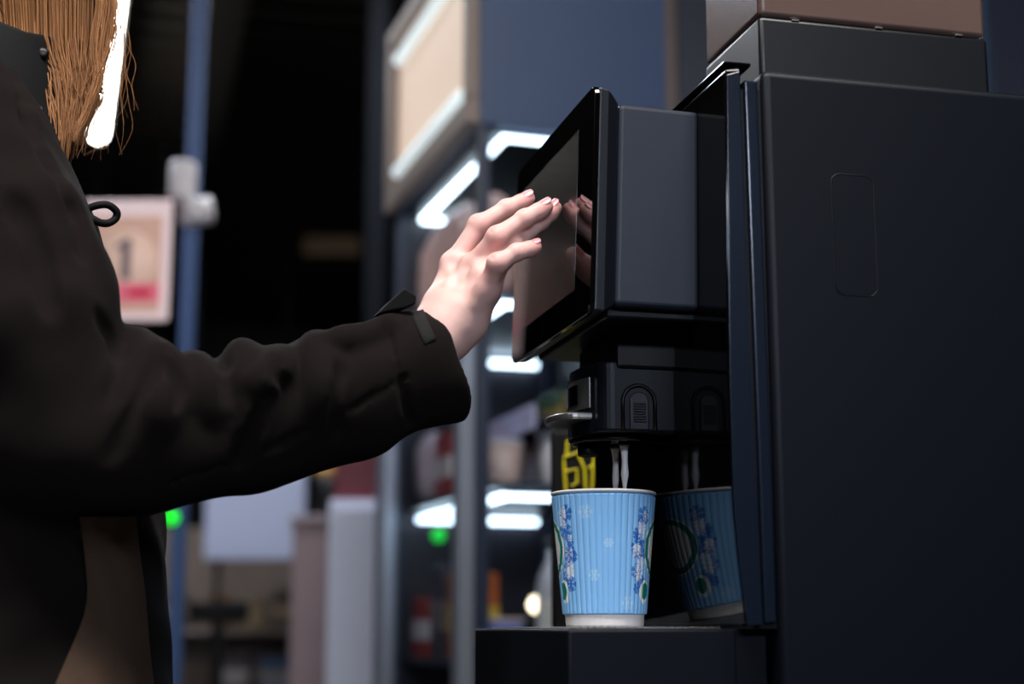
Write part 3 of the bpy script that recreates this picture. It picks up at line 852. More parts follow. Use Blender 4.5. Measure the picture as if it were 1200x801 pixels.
# cuff strap (opened) and its patch of hook tape
def cloth_patch(corners, nu, nv, lift, th, name, m):
    """a thin piece of tape lying on the cloth between four sight points"""
    c = [np.array(q, float) for q in corners]; G = np.zeros((nu, nv, 3))
    for i in range(nu):
        for j in range(nv):
            u, v = i / (nu - 1), j / (nv - 1)
            G[i, j] = JF.hit(*((c[0] * (1 - u) + c[1] * u) * (1 - v) + (c[3] * (1 - u) + c[2] * u) * v))
    for _ in range(3):
        G[1:-1] = .25 * G[:-2] + .5 * G[1:-1] + .25 * G[2:]; G[:, 1:-1] = .25 * G[:, :-2] + .5 * G[:, 1:-1] + .25 * G[:, 2:]
    A = (G - FW * lift).reshape(-1, 3); B = A - FW * th; n = nu * nv; F = []
    ix = lambda i, j: i * nv + j
    for i in range(nu - 1):
        for j in range(nv - 1):
            q = (ix(i, j), ix(i, j + 1), ix(i + 1, j + 1), ix(i + 1, j)); F += [q, tuple(n + k for k in q[::-1])]
    rim = [ix(i, 0) for i in range(nu)] + [ix(nu - 1, j) for j in range(1, nv)] + [ix(i, nv - 1) for i in range(nu - 2, -1, -1)] + [ix(0, j) for j in range(nv - 2, 0, -1)]
    for k in range(len(rim)): F.append((rim[k], rim[(k + 1) % len(rim)], n + rim[(k + 1) % len(rim)], n + rim[k]))
    return PB().add(np.concatenate([A, B]), F, True).build(name, m, jacket)
cloth_patch([(482, 367), (496, 362), (511, 397), (498, 405)], 5, 10, .0005, .0016, 'velcro_patch', M_velcro)
g = PB()
top = [(440, 369), (456, 353), (474, 337), (488, 346), (487, 356), (474, 361), (458, 364)]
A_ = [pt(a, b_, 1.236 + (b_ - 337) * .0001) for a, b_ in top]; B_ = [p + np.array([.0005, .024, .002]) for p in A_]
n_ = len(top); g.add(A_ + B_, [tuple(range(n_))[::-1], tuple(range(n_, 2 * n_))] + [(i, (i + 1) % n_, n_ + (i + 1) % n_, n_ + i) for i in range(n_)])
st = g.build('cuff_strap', M_trim, jacket)
bv = st.modifiers.new('bevel', 'BEVEL'); bv.width = .0015; bv.segments = 3
# front edge of the open jacket
fr_ = [(163, 600), (170, 640), (176, 690), (183, 745), (189, 815), (191, 880)]
g = PB(); L = [onY(a, b_, PY - .055) for a, b_ in fr_]
ribbon(g, L, [np.array([.0, 1.0, 0])] * 6, .012, .010, [np.array([-1.0, 0, 0])] * 6)
g.build('front_edge', M_trim, jacket)
# brown inner facing of the open front, below the arm
g = PB(); V = []; F = []; rows = np.linspace(603, 800, 15); nx = 9
for y_ in rows:
    xr = np.interp(y_, [600, 690, 800], [163, 174, 184]); xl = np.interp(y_, [600, 700, 800], [98, 112, 70])
    for k in range(nx):
        p = onY(xl + (xr - xl) * k / (nx - 1), y_, PY); V.append(JF.hit(xl + (xr - xl) * k / (nx - 1), y_, 1.2) - FW * (.011 + .005 * math.sin(k * 2.1 + y_ * .03) ** 2))
V = np.array(V)
for it in range(4):
    G = V.reshape(15, nx, 3).copy(); G[1:-1] = .25 * G[:-2] + .5 * G[1:-1] + .25 * G[2:]; V = G.reshape(-1, 3)
B_ = V + FW * .002; n0 = len(V)
for i in range(14):
    for k in range(nx - 1):
        q = (i * nx + k, i * nx + k + 1, (i + 1) * nx + k + 1, (i + 1) * nx + k); F += [q, tuple(n0 + j for j in q[::-1])]
g.add(np.concatenate([V, B_]), F, True); g.build('front_facing', M_lining, jacket)
# stand collar on the near side, with two press studs
cl = [(-30, 20), (0, 24), (30, 36), (60, 41), (74, 48), (77, 70), (76, 110), (70, 150), (72, 190), (84, 235), (94, 262), (60, 225), (30, 160), (0, 110), (-30, 80)]
Yc = [1.345 + .0006 * max(0, a - 20) for a, b_ in cl]
A_ = [pt(a, b_, y) for (a, b_), y in zip(cl, Yc)]; B_ = [p + np.array([.004, .014, 0]) for p in A_]
n_ = len(cl); g = PB()
b = bmesh.new(); va = [b.verts.new(p) for p in A_]; vb = [b.verts.new(p) for p in B_]
b.faces.new(va); b.faces.new(vb[::-1])
for i in range(n_): b.faces.new((va[i], vb[i], vb[(i + 1) % n_], va[(i + 1) % n_]))
bmesh.ops.recalc_face_normals(b, faces=b.faces); bmesh.ops.triangulate(b, faces=[f for f in b.faces if len(f.verts) > 4])
bmesh.ops.bevel(b, geom=[e for e in b.edges if e.calc_face_angle(0) > .7], offset=.003, segments=3, affect='EDGES', profile=.5)
g.bm(b, True); colr = g.build('stand_collar', M_trim, jacket)
for a, b_ in ((50, 62), (45, 130)):
    p = pt(a, b_, 1.345 + .0006 * (a - 20) - .0006); g = PB()
    g.lathe([(.0008, -.0018), (.003, -.0016), (.0052, -.0006), (.0056, .001)], (0, 0, 0), 20, axis='y')
    g.v = [tuple(np.array(v) + p) for v in g.v]; g.build('press_stud', M_snap, jacket)
# draw cord with its loop
Yd = 1.335
cp = [(93, 275), (88, 262), (90, 253), (98, 247), (112, 241), (126, 240), (136, 247), (136, 255), (128, 261), (118, 261), (108, 256), (98, 250), (92, 246), (88, 236)]
g = PB(); pts = []
Pc = [pt(a, b_, Yd + .003 * math.sin(i * 1.1)) for i, (a, b_) in enumerate(cp)]
for i in range(len(Pc) - 1):
    p0, p1, p2, p3 = Pc[max(i - 1, 0)], Pc[i], Pc[i + 1], Pc[min(i + 2, len(Pc) - 1)]
    for t in np.linspace(0, 1, 6, endpoint=False):
        pts.append(.5 * ((2 * p1) + (-p0 + p2) * t + (2 * p0 - 5 * p1 + 4 * p2 - p3) * t * t + (-p0 + 3 * p1 - 3 * p2 + p3) * t ** 3))
pts.append(Pc[-1]); g.tube(pts, .0034, 10).build('draw_cord', M_trim, jacket)
# ---- trousers and shoes
TF = Field((cx - .25 + LX, PY - .30, .05), (cx + .2 + LX, PY + .30, 1.0), .009)
TF.ell(np.array([cx - .03 + LX, PY, .84]), (.10, .145, .10), .03)
for sgn in (-1, 1):
    y = PY + sgn * .095
    TF.chain([np.array([cx - .04 + LX, y, .84]), np.array([cx - .015 + LX, y, .49]), np.array([cx - .045 + LX, y, .085])], [.082, .070, .062], .02)
TV, TQ = TF.mesh(); npmesh('trousers', loc(smooth_vf(TV, TQ, 2)), TQ, M_denim, per)
for sgn in (-1, 1):
    y = PY + sgn * .095
    cs = cx; cx = cx + LX
    SF = Field((cx - .14, y - .09, -.01), (cx + .20, y + .09, .16), .005)
    SF.chain([np.array([cx - .05, y, .11]), np.array([cx - .055, y, .05])], [.052, .048], .02)
    SF.chain([np.array([cx - .07, y, .045]), np.array([cx + .03, y + sgn * .008, .048]), np.array([cx + .12, y + sgn * .016, .036])], [.044, .046, .036], .02)
    SF.half((0, 0, .001), (0, 0, -1), .002)
    SV, SQ = SF.mesh(); npmesh('shoe', loc(smooth_vf(SV, SQ, 1)), SQ, M_shoe, per)
    cx = cs
# ---- hair: thousands of strands from the crown down over the near shoulder
def strands(n, seed, root_fn, path_fn, r0, nseg=16):
    rg = np.random.default_rng(seed); V = []; F = []; off = 0; ns = 3
    for _ in range(n):
        P = path_fn(rg, root_fn(rg)); P = np.asarray(P)
        t = np.linspace(0, len(P) - 1, nseg); i = np.minimum(t.astype(int), len(P) - 2); f = (t - i)[:, None]
        p0 = P[np.maximum(i - 1, 0)]; p1 = P[i]; p2 = P[i + 1]; p3 = P[np.minimum(i + 2, len(P) - 1)]
        C_ = .5 * (2 * p1 + (p2 - p0) * f + (2 * p0 - 5 * p1 + 4 * p2 - p3) * f * f + (-p0 + 3 * p1 - 3 * p2 + p3) * f ** 3)
        T = np.gradient(C_, axis=0); T /= np.linalg.norm(T, axis=1)[:, None] + 1e-9
        U_ = np.cross(T, [.3, 1, .2]); U_ /= np.linalg.norm(U_, axis=1)[:, None] + 1e-9; W_ = np.cross(T, U_)
        rr_ = (r0 * rg.uniform(.7, 1.3)) * np.interp(np.linspace(0, 1, nseg), [0, .8, 1], [1, .9, .35])[:, None]
        for k in range(ns):
            a = 2 * PI * k / ns; V.append(C_ + rr_ * (math.cos(a) * U_ + math.sin(a) * W_))
        for k in range(ns):
            a = off + k * nseg + np.arange(nseg - 1); b_ = off + ((k + 1) % ns) * nseg + np.arange(nseg - 1)
            F.append(np.stack([a, b_, b_ + 1, a + 1], 1))
        off += ns * nseg
    return np.concatenate(V), np.concatenate(F)
def scalp(rg):
    while True:
        v = rg.normal(size=3); v /= np.linalg.norm(v)
        if v[2] > -.15 and not (v[0] > .55 and v[2] < .55): return v
SK = np.array([.100, .081, .096]); HC0 = HEAD + np.array([-.012, 0, .028])
def long_path(rg, v):
    p0 = HC0 + v * SK
    near = v[1] < .25 and not (v[0] < -.2 and v[1] > -.8)
    crown = HC0 + np.array([v[0] * .5 * SK[0], v[1] * 1.02 * SK[1], .9 * SK[2]])
    if near and rg.random() < .38:
        s_ = -rg.random() * 1.1
        side = HC0 + np.array([.02 + .085 * s_, -.086 + .020 * s_ * s_, -.03]); e = side + np.array([.0, .012, -.085]); e[2] = NECK[2] + .085
        return [HC0 + np.array([-abs(v[0]) * SK[0] * .8, -abs(v[1]) * SK[1], .6 * SK[2]]) , side + np.array([0, -.004, .045]), side, e, e + np.array([.012, .006, -.035 - .02 * rg.random()])]
    if near:
        u = rg.random(); w_ = rg.normal() * .18
        s_ = np.clip(u + w_, 0, 1)
        side = HC0 + np.array([.02 + .085 * s_, -.086 - .012 * rg.random(), -.01 + .03 * s_])
        yq = 1.362 + .035 * rg.random(); wv = rg.normal() * 4
        a = pt(-14 + 140 * s_ + rg.normal() * 3, 18, yq); x2 = 26 + 88 * s_ + rg.normal() * 3 + wv * .5; b_ = pt(x2, 85, yq + .005)
        x3 = 50 + 50 * s_ ** 1.2 + rg.normal() * 4 + wv; ye = 150 + 45 * (1 - s_) * rg.random() + 20 * rg.random() - 60 * max(0, s_ - .75)
        ye += rg.normal() * 9
        c_ = pt((x2 + x3) / 2 + 4 + wv, (85 + ye) / 2, yq + .008); d_ = pt(x3, ye, yq + .01)
        return [p0, crown * .3 + p0 * .7 + v * .012, side, a, b_, c_, d_]
    if v[0] < -.2 and abs(v[1]) < .8:
        bk = p0 * 1.0; bk[2] = HC0[2] - .02; bk[0] = min(bk[0], HC0[0] - .085) - .012
        e = np.array([HC0[0] - .088 - .02 * rg.random(), p0[1] + rg.normal() * .01, NECK[2] + .075 + .02 * rg.random()])
        return [p0, p0 + v * .012, bk, e, e + np.array([.004, .0, -.03 - .02 * rg.random()])]
    side = HC0 + np.array([-.02 + .07 * rg.random(), .092, -.02])
    e = NECK + np.array([.02 + .07 * rg.random(), .075, .02]); f = e + np.array([.02, .01, -.10 - .05 * rg.random()])
    return [p0, p0 + v * .012, side, e, f]
HVs, HFs = strands(4300, 5, scalp, long_path, .00052)
# a few loose hairs in front of the light
def fly_root(rg): return rg.random()
def fly_path(rg, s_):
    yq = 1.345 + .03 * rg.random(); P = [pt(100 + 35 * s_, -60, yq), pt(118 + 28 * rg.random(), -5, yq)]
    x = 128 + 16 * rg.random(); y = 20
    n_ = rg.integers(3, 6); a = rg.random() * 6
    for k in range(n_):
        y += 24 + 14 * rg.random(); x += rg.normal() * 8 - (4 if k > 1 else 0) ; P.append(pt(np.clip(x, 96, 172), y, yq))
    if rg.random() < .4: P.append(pt(x - 14, y + 6, yq)); P.append(pt(x - 26, y + 12, yq))
    return P
FVs, FFs = strands(34, 8, fly_root, fly_path, .00022, 26)
def veil_path(rg, s_):
    yq = 1.345 + .03 * rg.random(); x0 = 112 + 26 * s_
    return [pt(x0 - 10, -70, yq), pt(x0, -5, yq), pt(x0 - 6 + rg.normal() * 3, 50, yq), pt(108 + 12 * rg.random() , 95, yq), pt(96 + 8 * rg.random(), 130 + 12 * rg.random(), yq), pt(84 + 8 * rg.random(), 146 + 20 * rg.random(), yq)]
GVs, GFs = strands(110, 9, fly_root, veil_path, .00030, 22)
HVa = np.concatenate([HVs, FVs, GVs]); HFa = np.concatenate([HFs, FFs + len(HVs), GFs + len(HVs) + len(FVs)])
hair = npmesh('hair', loc(HVa), HFa, M_hair, per)
per_strand = np.concatenate([np.repeat(RNG.uniform(.62, 1.3, len(q_) // n_ // 3), n_ * 3) for q_, n_ in ((HVs, 16), (FVs, 26), (GVs, 22))])
paint(hair, 'strand', np.array(s2l((172, 120, 78)))[None] * per_strand[:, None])
hair['label'] = 'long loose blonde hair'
# ================================================================== the shop behind
M_alu = mat('brushed_aluminium', (150, 158, 172), .38, metal=.55, var=.05, vscale=8)
M_navy = mat('cooler_panel', (50, 70, 104), .5, var=.08, vscale=4)
M_navyd = mat('cooler_post', (36, 46, 66), .4, var=.05)
M_trimw = mat('cooler_header_frame', (128, 112, 104), .5, var=.06)
M_sign = mat('lit_header_panel', (225, 200, 178), .6, var=.04, vscale=3, emit=(226, 198, 176), estr=.52)
M_led = mat('led_strip_light', (255, 255, 255), .5, var=0, emit=(214, 238, 255), estr=7.0)
M_ledsoft = mat('led_tube_soft', (235, 245, 250), .5, var=0, emit=(206, 224, 228), estr=.85)
M_shelf = mat('cooler_shelf', (52, 56, 66), .35, var=.05)
M_inner = mat('cooler_inner', (46, 44, 54), .5, var=.1, vscale=5)
M_pane = bpy.data.materials.new('cooler_glass'); M_pane.use_nodes = True
nt = M_pane.node_tree; nt.nodes.clear()
out = nt.nodes.new('ShaderNodeOutputMaterial'); mx = nt.nodes.new('ShaderNodeMixShader'); tr = nt.nodes.new('ShaderNodeBsdfTransparent'); gl = nt.nodes.new('ShaderNodeBsdfGlossy')
fz = nt.nodes.new('ShaderNodeFresnel'); fz.inputs['IOR'].default_value = 1.4; gl.inputs['Roughness'].default_value = .02
tr.inputs['Color'].default_value = (.93, .95, .97, 1)
ge = nt.nodes.new('ShaderNodeNewGeometry'); mm = nt.nodes.new('ShaderNodeMath'); mm.operation = 'SUBTRACT'; mm.inputs[0].default_value = 1.0; mm.use_clamp = True
nt.links.new(ge.outputs['Backfacing'], mm.inputs[1]); m2 = nt.nodes.new('ShaderNodeMath'); m2.operation = 'MULTIPLY'
nt.links.new(fz.outputs['Fac'], m2.inputs[0]); nt.links.new(mm.outputs[0], m2.inputs[1]); nt.links.new(m2.outputs[0], mx.inputs['Fac']); nt.links.new(tr.outputs[0], mx.inputs[1]); nt.links.new(gl.outputs[0], mx.inputs[2]); nt.links.new(mx.outputs[0], out.inputs[0])

# ---- glass display cooler: origin at its near corner, x along the side facing us, y along its front
K0 = onD(558, 735, 2.65); K0[2] = 0
KZ = math.radians(3.55)
fridge = empty('display_cooler', tuple(K0), KZ, 'tall glass display cooler with beige lit header behind the hand', 'display cooler')
KU, KV, KH = .37, .66, 2.26
def kb(name, lo, hi, m, parent=fridge, bev=.004): return MB().box(lo, hi, bev, 2).build(name, m, parent)
H0 = 1.845
def cooler_world(u, v, z):
    c_, s_ = math.cos(KZ), math.sin(KZ); return np.array([K0[0] + c_ * u - s_ * v, K0[1] + s_ * u + c_ * v, z])
hd = kb('header_box', (.004, .0, H0), (KU, KV, KH), M_navy)
# header front (towards the left): frame, lit panel, two tubes
g = MB()
g.box((-.022, 0, H0), (.003, KV, H0 + .05), .003, 2).box((-.022, 0, KH - .04), (.003, KV, KH), .003, 2)
g.box((-.022, 0, H0 + .05), (.003, .03, KH - .04), .003, 2).box((-.022, KV - .045, H0 + .05), (.003, KV, KH - .04), .003, 2)
hf = g.build('header_frame', M_trimw, fridge)
kb('lit_panel', (-.004, .031, H0 + .051), (.0025, KV - .046, KH - .041), M_sign, hf, 0)
for z in (H0 + .075, KH - .085): MB().tube([(-.013, .06, z), (-.013, KV - .075, z)], .011, 10).build('panel_tube', M_ledsoft, hf)
# posts, base, back, glass
for (u, v) in ((.0, .0), (.0, KV - .03), (KU - .03, .0), (KU - .03, KV - .03)):
    kb('post', (u, v, 0), (u + .024, v + .024, H0), M_navyd)
kb('top_shade_sheet', (.026, .026, H0 - .004), (KU - .008, KV - .014, H0 - .0003), M_black, bev=0)  # black sheet added so the header underside stays dark above the strips
kb('base_box', (.002, .002, .02), (KU - .002, KV - .002, .60), M_navy)
kb('back_panel', (KU - .006, .024, .60), (KU, KV - .03, H0), M_inner, bev=.001)
kb('end_panel', (.024, KV - .012, .60), (KU - .03, KV - .006, H0), M_inner, bev=.001)
kb('side_glass', (.024, .008, .60), (KU - .03, .012, H0), M_pane, bev=0)
# glazed door on the left, framed in aluminium
dg = kb('door_glass', (-.012, .05, .66), (-.008, KV - .06, 1.50), M_pane, bev=0)
for v0, v1 in ((.002, .052), (KV - .062, KV + .012)):
    kb('door_stile', (-.030, v0, .60), (-.002, v1, 1.54), M_alu, dg)
kb('door_rail', (-.030, .053, 1.495), (-.002, KV - .063, 1.54), M_alu, dg)
kb('door_rail', (-.030, .053, .60), (-.002, KV - .063, .66), M_alu, dg)
# shelves with light strips below, the strips run round three edges
for z in (1.535, 1.193, .88):
    kb('shelf', (.026, .03, z), (KU - .008, KV - .014, z + .012), M_shelf, bev=.002)
for z in (H0 - .012, 1.522, 1.178):
    MB().tube([(.058, .03, z), (.058, KV - .03, z)], .0065, 10).build('light_strip', M_led, fridge)
    MB().tube([(.060, .028, z), (KU - .05, .028, z)], .0048, 10).build('light_strip', M_led, fridge)
    MB().tube([(.060, KV - .03, z), (KU - .05, KV - .03, z)], .0060, 10).build('light_strip', M_led, fridge)
# a narrow price rail and a half shelf deeper inside
kb('shelf', (.12, .03, 1.315), (KU - .008, KV - .014, 1.323), M_shelf, bev=.002)
kb('price_rail', (.112, .03, 1.300), (.119, KV - .014, 1.345), mat('price_rail', (196, 190, 220), .5, var=.2, vscale=20))

# ---- goods inside, each a thing of its own
CMAT = {}
def cm(rgb):
    if rgb not in CMAT: CMAT[rgb] = mat('goods_%d' % len(CMAT), rgb, .4, var=.25, vscale=35)
    return CMAT[rgb]
def put_bottle(u, v, z, r, h, rgb, cap, label, group):
    p = cooler_world(u, v, z + .0008)
    e = empty('bottle', tuple(p), 0, label, 'bottle', group)
    MB().lathe([(r * .9, 0), (r, .004), (r, h * .58), (r * .85, h * .68), (r * .38, h * .82), (r * .36, h * .9)], n=20).build('bottle_body', cm(rgb), e)
    MB().lathe([(r * .42, h * .9002), (r * .42, h), (r * .3, h + .001)], n=16).build('cap', cm(cap), e)
    MB().lathe([(r * 1.01, h * .2), (r * 1.01, h * .5)], n=20, cap=False).build('paper_label', cm((200, 196, 190)), e)
def put_box(u, v, z, d, rgb, band, label, group, name='carton'):
    p = cooler_world(u, v, z + .0008); e = empty(name, tuple(p), KZ, label, 'package', group)
    a, b_, h = d
    MB().box((-a / 2, -b_ / 2, 0), (a / 2, b_ / 2, h), .003, 2).build('carton_body', cm(rgb), e)
    MB().box((-a / 2 - .0006, -b_ / 2 - .0006, h * .3), (a / 2 + .0006, b_ / 2 + .0006, h * .62), .0005, 1).build('printed_band', cm(band), e)
def put_tub(u, v, z, r, h, rgb, lid, label, group):
    p = cooler_world(u, v, z + .0008); e = empty('tub', tuple(p), 0, label, 'tub', group)
    MB().lathe([(r * .78, 0), (r * .8, .002), (r, h)], n=20).build('tub_body', cm(rgb), e)
    MB().lathe([(r * 1.05, h + .0002), (r * 1.07, h + .003), (r * 1.02, h + .007)], n=20).build('lid', cm(lid), e)
def put_bag(u, v, z, w_, d, h, rgb, label, group, seed):
    p = cooler_world(u, v, z + .0008); r_ = random.Random(seed)
    b = bmesh.new(); bmesh.ops.create_icosphere(b, subdivisions=3, radius=1)
    for q in b.verts:
        k = 1 + .10 * math.sin(q.co.x * 7 + seed) * math.sin(q.co.z * 6 + seed * 2)
        sg = lambda a, e_: math.copysign(abs(a) ** e_, a)
        zz = sg(q.co.z, .55); q.co.x = sg(q.co.x, .7) * w_ / 2 * k * (1 - .85 * max(0, zz) ** 5); q.co.y = sg(q.co.y, .55) * d / 2 * (.94 + .06 * k); q.co.z = zz * h / 2 + h / 2
        q.co.z = max(q.co.z, 0)
    o = MB().bm(b, True).build('snack_bag', cm(rgb), None); o.location = tuple(p); o.rotation_euler.z = KZ + r_.uniform(-.3, .3)
    tag(o, label, 'package', group)
S1, S2, S3, SM = 1.547, 1.205, .892, 1.323
put_tub(.085, .13, S2, .04, .075, (196, 170, 160), (214, 214, 222), 'pale pink tub with grey lid, nearest on the upper lit shelf', 'tubs in the cooler')
put_tub(.19, .10, S2, .045, .09, (220, 214, 216), (236, 232, 232), 'white tub on the upper lit shelf, right of the pink tub', 'tubs in the cooler')
put_bag(.088, .26, S2, .07, .11, .10, (206, 160, 140), 'peach snack bag on the upper lit shelf behind the pink tub', 'bags in the cooler', 1)
put_bag(.20, .25, S2, .09, .10, .10, (214, 208, 214), 'white snack bag behind the white tub on the upper lit shelf', 'bags in the cooler', 2)
put_box(.08, .42, S2, (.06, .11, .13), (168, 52, 48), (220, 210, 206), 'red carton with white band standing behind the aluminium door', 'cartons in the cooler')
put_bag(.066, .555, S2, .07, .09, .15, (196, 176, 186), 'lilac snack bag at the far end of the upper lit shelf', 'bags in the cooler', 3)
put_box(.27, .15, SM, (.07, .12, .07), (150, 108, 52), (70, 96, 60), 'orange brown carton on the half shelf under the touchscreen corner', 'cartons in the cooler')
put_box(.27, .30, SM, (.07, .12, .085), (58, 88, 52), (176, 140, 70), 'green carton on the half shelf behind the orange brown one', 'cartons in the cooler')
put_box(.27, .45, SM, (.07, .12, .08), (96, 100, 84), (60, 60, 70), 'grey green carton at the far end of the half shelf', 'cartons in the cooler')
put_bottle(.17, .09, S3, .030, .22, (170, 170, 178), (40, 40, 46), 'grey bottle with black cap on the low shelf, left of the paper cup', 'bottles in the cooler')
put_bottle(.235, .075, S3, .028, .20, (206, 196, 176), (30, 30, 34), 'cream bottle on the low shelf closest to the paper cup', 'bottles in the cooler')
put_bottle(.25, .20, S3, .030, .21, (60, 56, 64), (160, 60, 50), 'dark bottle with red cap behind the cream bottle', 'bottles in the cooler')
put_tub(.075, .11, S3, .045, .07, (112, 122, 190), (196, 176, 170), 'blue tub on the low shelf just right of the near cooler post', 'tubs in the cooler')
put_box(.07, .26, S3, (.07, .10, .16), (190, 96, 40), (214, 176, 60), 'orange carton with yellow band on the low shelf behind the door', 'cartons in the cooler')
put_box(.07, .40, S3, (.07, .09, .18), (70, 66, 74), (120, 110, 110), 'dark carton on the low shelf between the orange and the red carton', 'cartons in the cooler')
put_box(.07, .52, S3, (.08, .10, .12), (150, 50, 44), (206, 200, 204), 'red carton at the far end of the low shelf', 'cartons in the cooler')
put_bag(.075, .18, S1, .09, .13, .22, (206, 166, 156), 'pink snack bag on the top shelf seen left of the fingers', 'bags in the cooler', 5)
put_bag(.075, .36, S1, .09, .13, .25, (196, 160, 154), 'dusty pink snack bag in the middle of the top shelf', 'bags in the cooler', 6)
put_bag(.075, .53, S1, .09, .14, .25, (216, 180, 172), 'pale pink snack bag at the far end of the top shelf', 'bags in the cooler', 7)
# a small green indicator and a spot lamp inside
def glow(name, p, r, rgb, s_, label, cat, n='lamp_glow'):
    p = np.asarray(p); o = MB().lathe([(r * math.sin(a), -r * math.cos(a)) for a in np.linspace(.05, PI - .05, 10)], n=16).build(name, mat(n + '_%d_%d_%d' % rgb, rgb, .5, var=0, emit=rgb, estr=s_), None)
    o.location = tuple(p); tag(o, label, cat); return o
def stemmed_lamp(p, r, rgb, s_, label, cat, name, foot_z):
    e = empty(name, (p[0], p[1], foot_z), 0, label, cat)
    h = p[2] - foot_z
    MB().lathe([(r * 1.2, 0), (r * 1.2, .006), (.004, .008), (.004, h - r * .8)], n=14).build('stand', M_black, e)
    MB().lathe([(r * math.sin(a), h - r * math.cos(a)) for a in np.linspace(.05, PI - .05, 10)], n=16).build('bulb', mat('bulb_%d_%d_%d' % rgb, rgb, .5, var=0, emit=rgb, estr=s_), e)
gp = cooler_world(.055, .462, 1.135)
stemmed_lamp(gp, .014, (20, 190, 60), 1.6, 'small green lamp among the goods behind the aluminium door', 'lamp', 'indicator_lamp', S3 + .0008)
wp = onD(629, 708, 2.93)
stemmed_lamp(wp, .016, (255, 236, 200), 5, 'warm white small lamp on the low cooler shelf beside the paper cup', 'lamp', 'spot_lamp', S3 + .0008)

# ---- dark neighbour with a yellow line drawing
DW = 1.76
q0 = onD(646, 735, DW)
zdw = onD(646, 503, DW)[2]
dw = empty('drink_dispenser', (q0[0], q0[1], .8602), -.30, 'black appliance with a yellow outlined cup drawing, behind the cup on the same counter', 'appliance')
MB().box((0, 0, 0), (.14, .16, zdw - .8602), .006, 3).build('cabinet', mat('appliance_black', (11, 11, 13), .6, spec=.2), dw)
g = MB(); sc2 = DW / FPX
def yl(P): g.tube([((a - 645) * sc2, -.0012, .952 + (735 - b_) * sc2 - .8602) for a, b_ in P], .0020, 6, smooth=False)
yl([(663, 578), (661, 548), (661, 538), (697, 526), (695, 548), (693, 578)])
yl([(664, 537), (665, 520), (671, 516), (676, 516)])
yl([(662, 555), (676, 552), (676, 568), (670, 572)])
yl([(678, 536), (685, 552), (686, 580)])
yl([(697, 526), (698, 545), (690, 551)])
g.build('cup_drawing', mat('yellow_line', (214, 200, 24), .5, emit=None), dw)
# ---- pole with a price board on the left
p0 = onD(218, 420, 3.3)
pole = empty('display_pole', (p0[0], p0[1], 0), 0, 'blue grey metal pole with white clamps beside the number one board', 'pole')
M_pole = mat('painted_pole', (54, 72, 106), .75, spec=.06, var=.05)
MB().lathe([(.12, .0008), (.12, .012), (.03, .016), (.0168, .03), (.0168, RH - .081)], n=24).build('tube', M_pole, pole)
M_white = mat('white_plastic', (224, 220, 224), .4, var=.03)
za = onD(212, 215, 3.3)[2]; zb_ = onD(212, 252, 3.3)[2]
MB().lathe([(.028, za - .045), (.03, za - .04), (.03, za + .036), (.026, za + .04)], (-.022, -.02, 0), 24).build('clamp', M_white, pole)
MB().tube([(.040, -.03, zb_ + .006), (-.020, -.04, zb_ - .006)], .031, 20).build('clamp', M_white, pole)
# board: white frame, beige field with a ring and a figure 1, red strip with an arrow
b0 = onD(148, 305, 3.25)
brd = empty('price_board', (b0[0], b0[1], b0[2] - .135), -YAW - .04, 'white hanging board with a big 1 and a pink arrow strip', 'sign')
W2, H2 = .097, .270
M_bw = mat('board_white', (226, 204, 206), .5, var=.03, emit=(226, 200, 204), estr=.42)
MB().box((-W2, -.006, 0), (W2, .006, H2), .010, 3).build('panel', M_bw, brd)
pan = brd.children[0]
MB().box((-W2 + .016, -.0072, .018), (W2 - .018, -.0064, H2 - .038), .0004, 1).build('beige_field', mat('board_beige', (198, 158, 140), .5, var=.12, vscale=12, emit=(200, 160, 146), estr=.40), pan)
g = MB(); ring = [(.066 * math.cos(a), -.0086, .130 + .066 * math.sin(a)) for a in np.linspace(0, 2 * PI, 33)]
g.lathe([(.001, 0), (.068, 0), (.068, .0008), (.001, .0008)], (0, -.0082, .135), 40, axis='y', cap=False)
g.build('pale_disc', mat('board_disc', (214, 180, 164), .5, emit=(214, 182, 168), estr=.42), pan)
g = MB().prism([(-.008, .09), (.012, .09), (.012, .182), (-.002, .182), (-.020, .166), (-.020, .154), (-.008, .162)], 'y', -.0094, -.0084, 0)
g.build('numeral', mat('board_figure', (136, 116, 122), .5), pan)
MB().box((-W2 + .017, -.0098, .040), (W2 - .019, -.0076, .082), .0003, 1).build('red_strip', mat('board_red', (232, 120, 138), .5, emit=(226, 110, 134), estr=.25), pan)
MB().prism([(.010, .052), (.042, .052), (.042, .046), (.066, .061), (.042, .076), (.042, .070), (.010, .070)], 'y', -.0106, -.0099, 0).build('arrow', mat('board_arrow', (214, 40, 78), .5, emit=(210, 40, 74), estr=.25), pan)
d_ = np.array([p0[0] - b0[0], p0[1] - b0[1]])
ca, sa = math.cos(YAW + .04), math.sin(YAW + .04)
lx_, ly_ = ca * d_[0] - sa * d_[1], sa * d_[0] + ca * d_[1]
for x in (-.07, .07): MB().tube([(x, 0, H2 - .001), (x, 0, RH - .08 - b0[2] + .135)], .002, 6).build('hanger', M_black, brd)
MB().lathe([(.003, -.012), (.013, -.009), (.016, 0), (.012, .004)], (-.018, -.022, onD(199, 607, 3.3)[2]), 16, axis='y').build('green_indicator', mat('green_glow', (30, 210, 50), .5, var=0, emit=(10, 200, 30), estr=1.8), pole)

# ---- dark column behind the cooler's far end
c0 = onD(436, 735, 4.7)
cl_ = empty('column', (c0[0], c0[1], 0), -YAW, 'dark navy column left of the glass display cooler', 'column')
MB().box((-.032, -.1, .0), (.032, .1, RH - .0705), .006, 2).build('shaft', mat('column_navy', (6, 9, 16), .7, spec=.1), cl_)
MB().box((-.05, -.12, .0), (.05, .12, .12), .004, 2).build('foot', M_black, cl_)
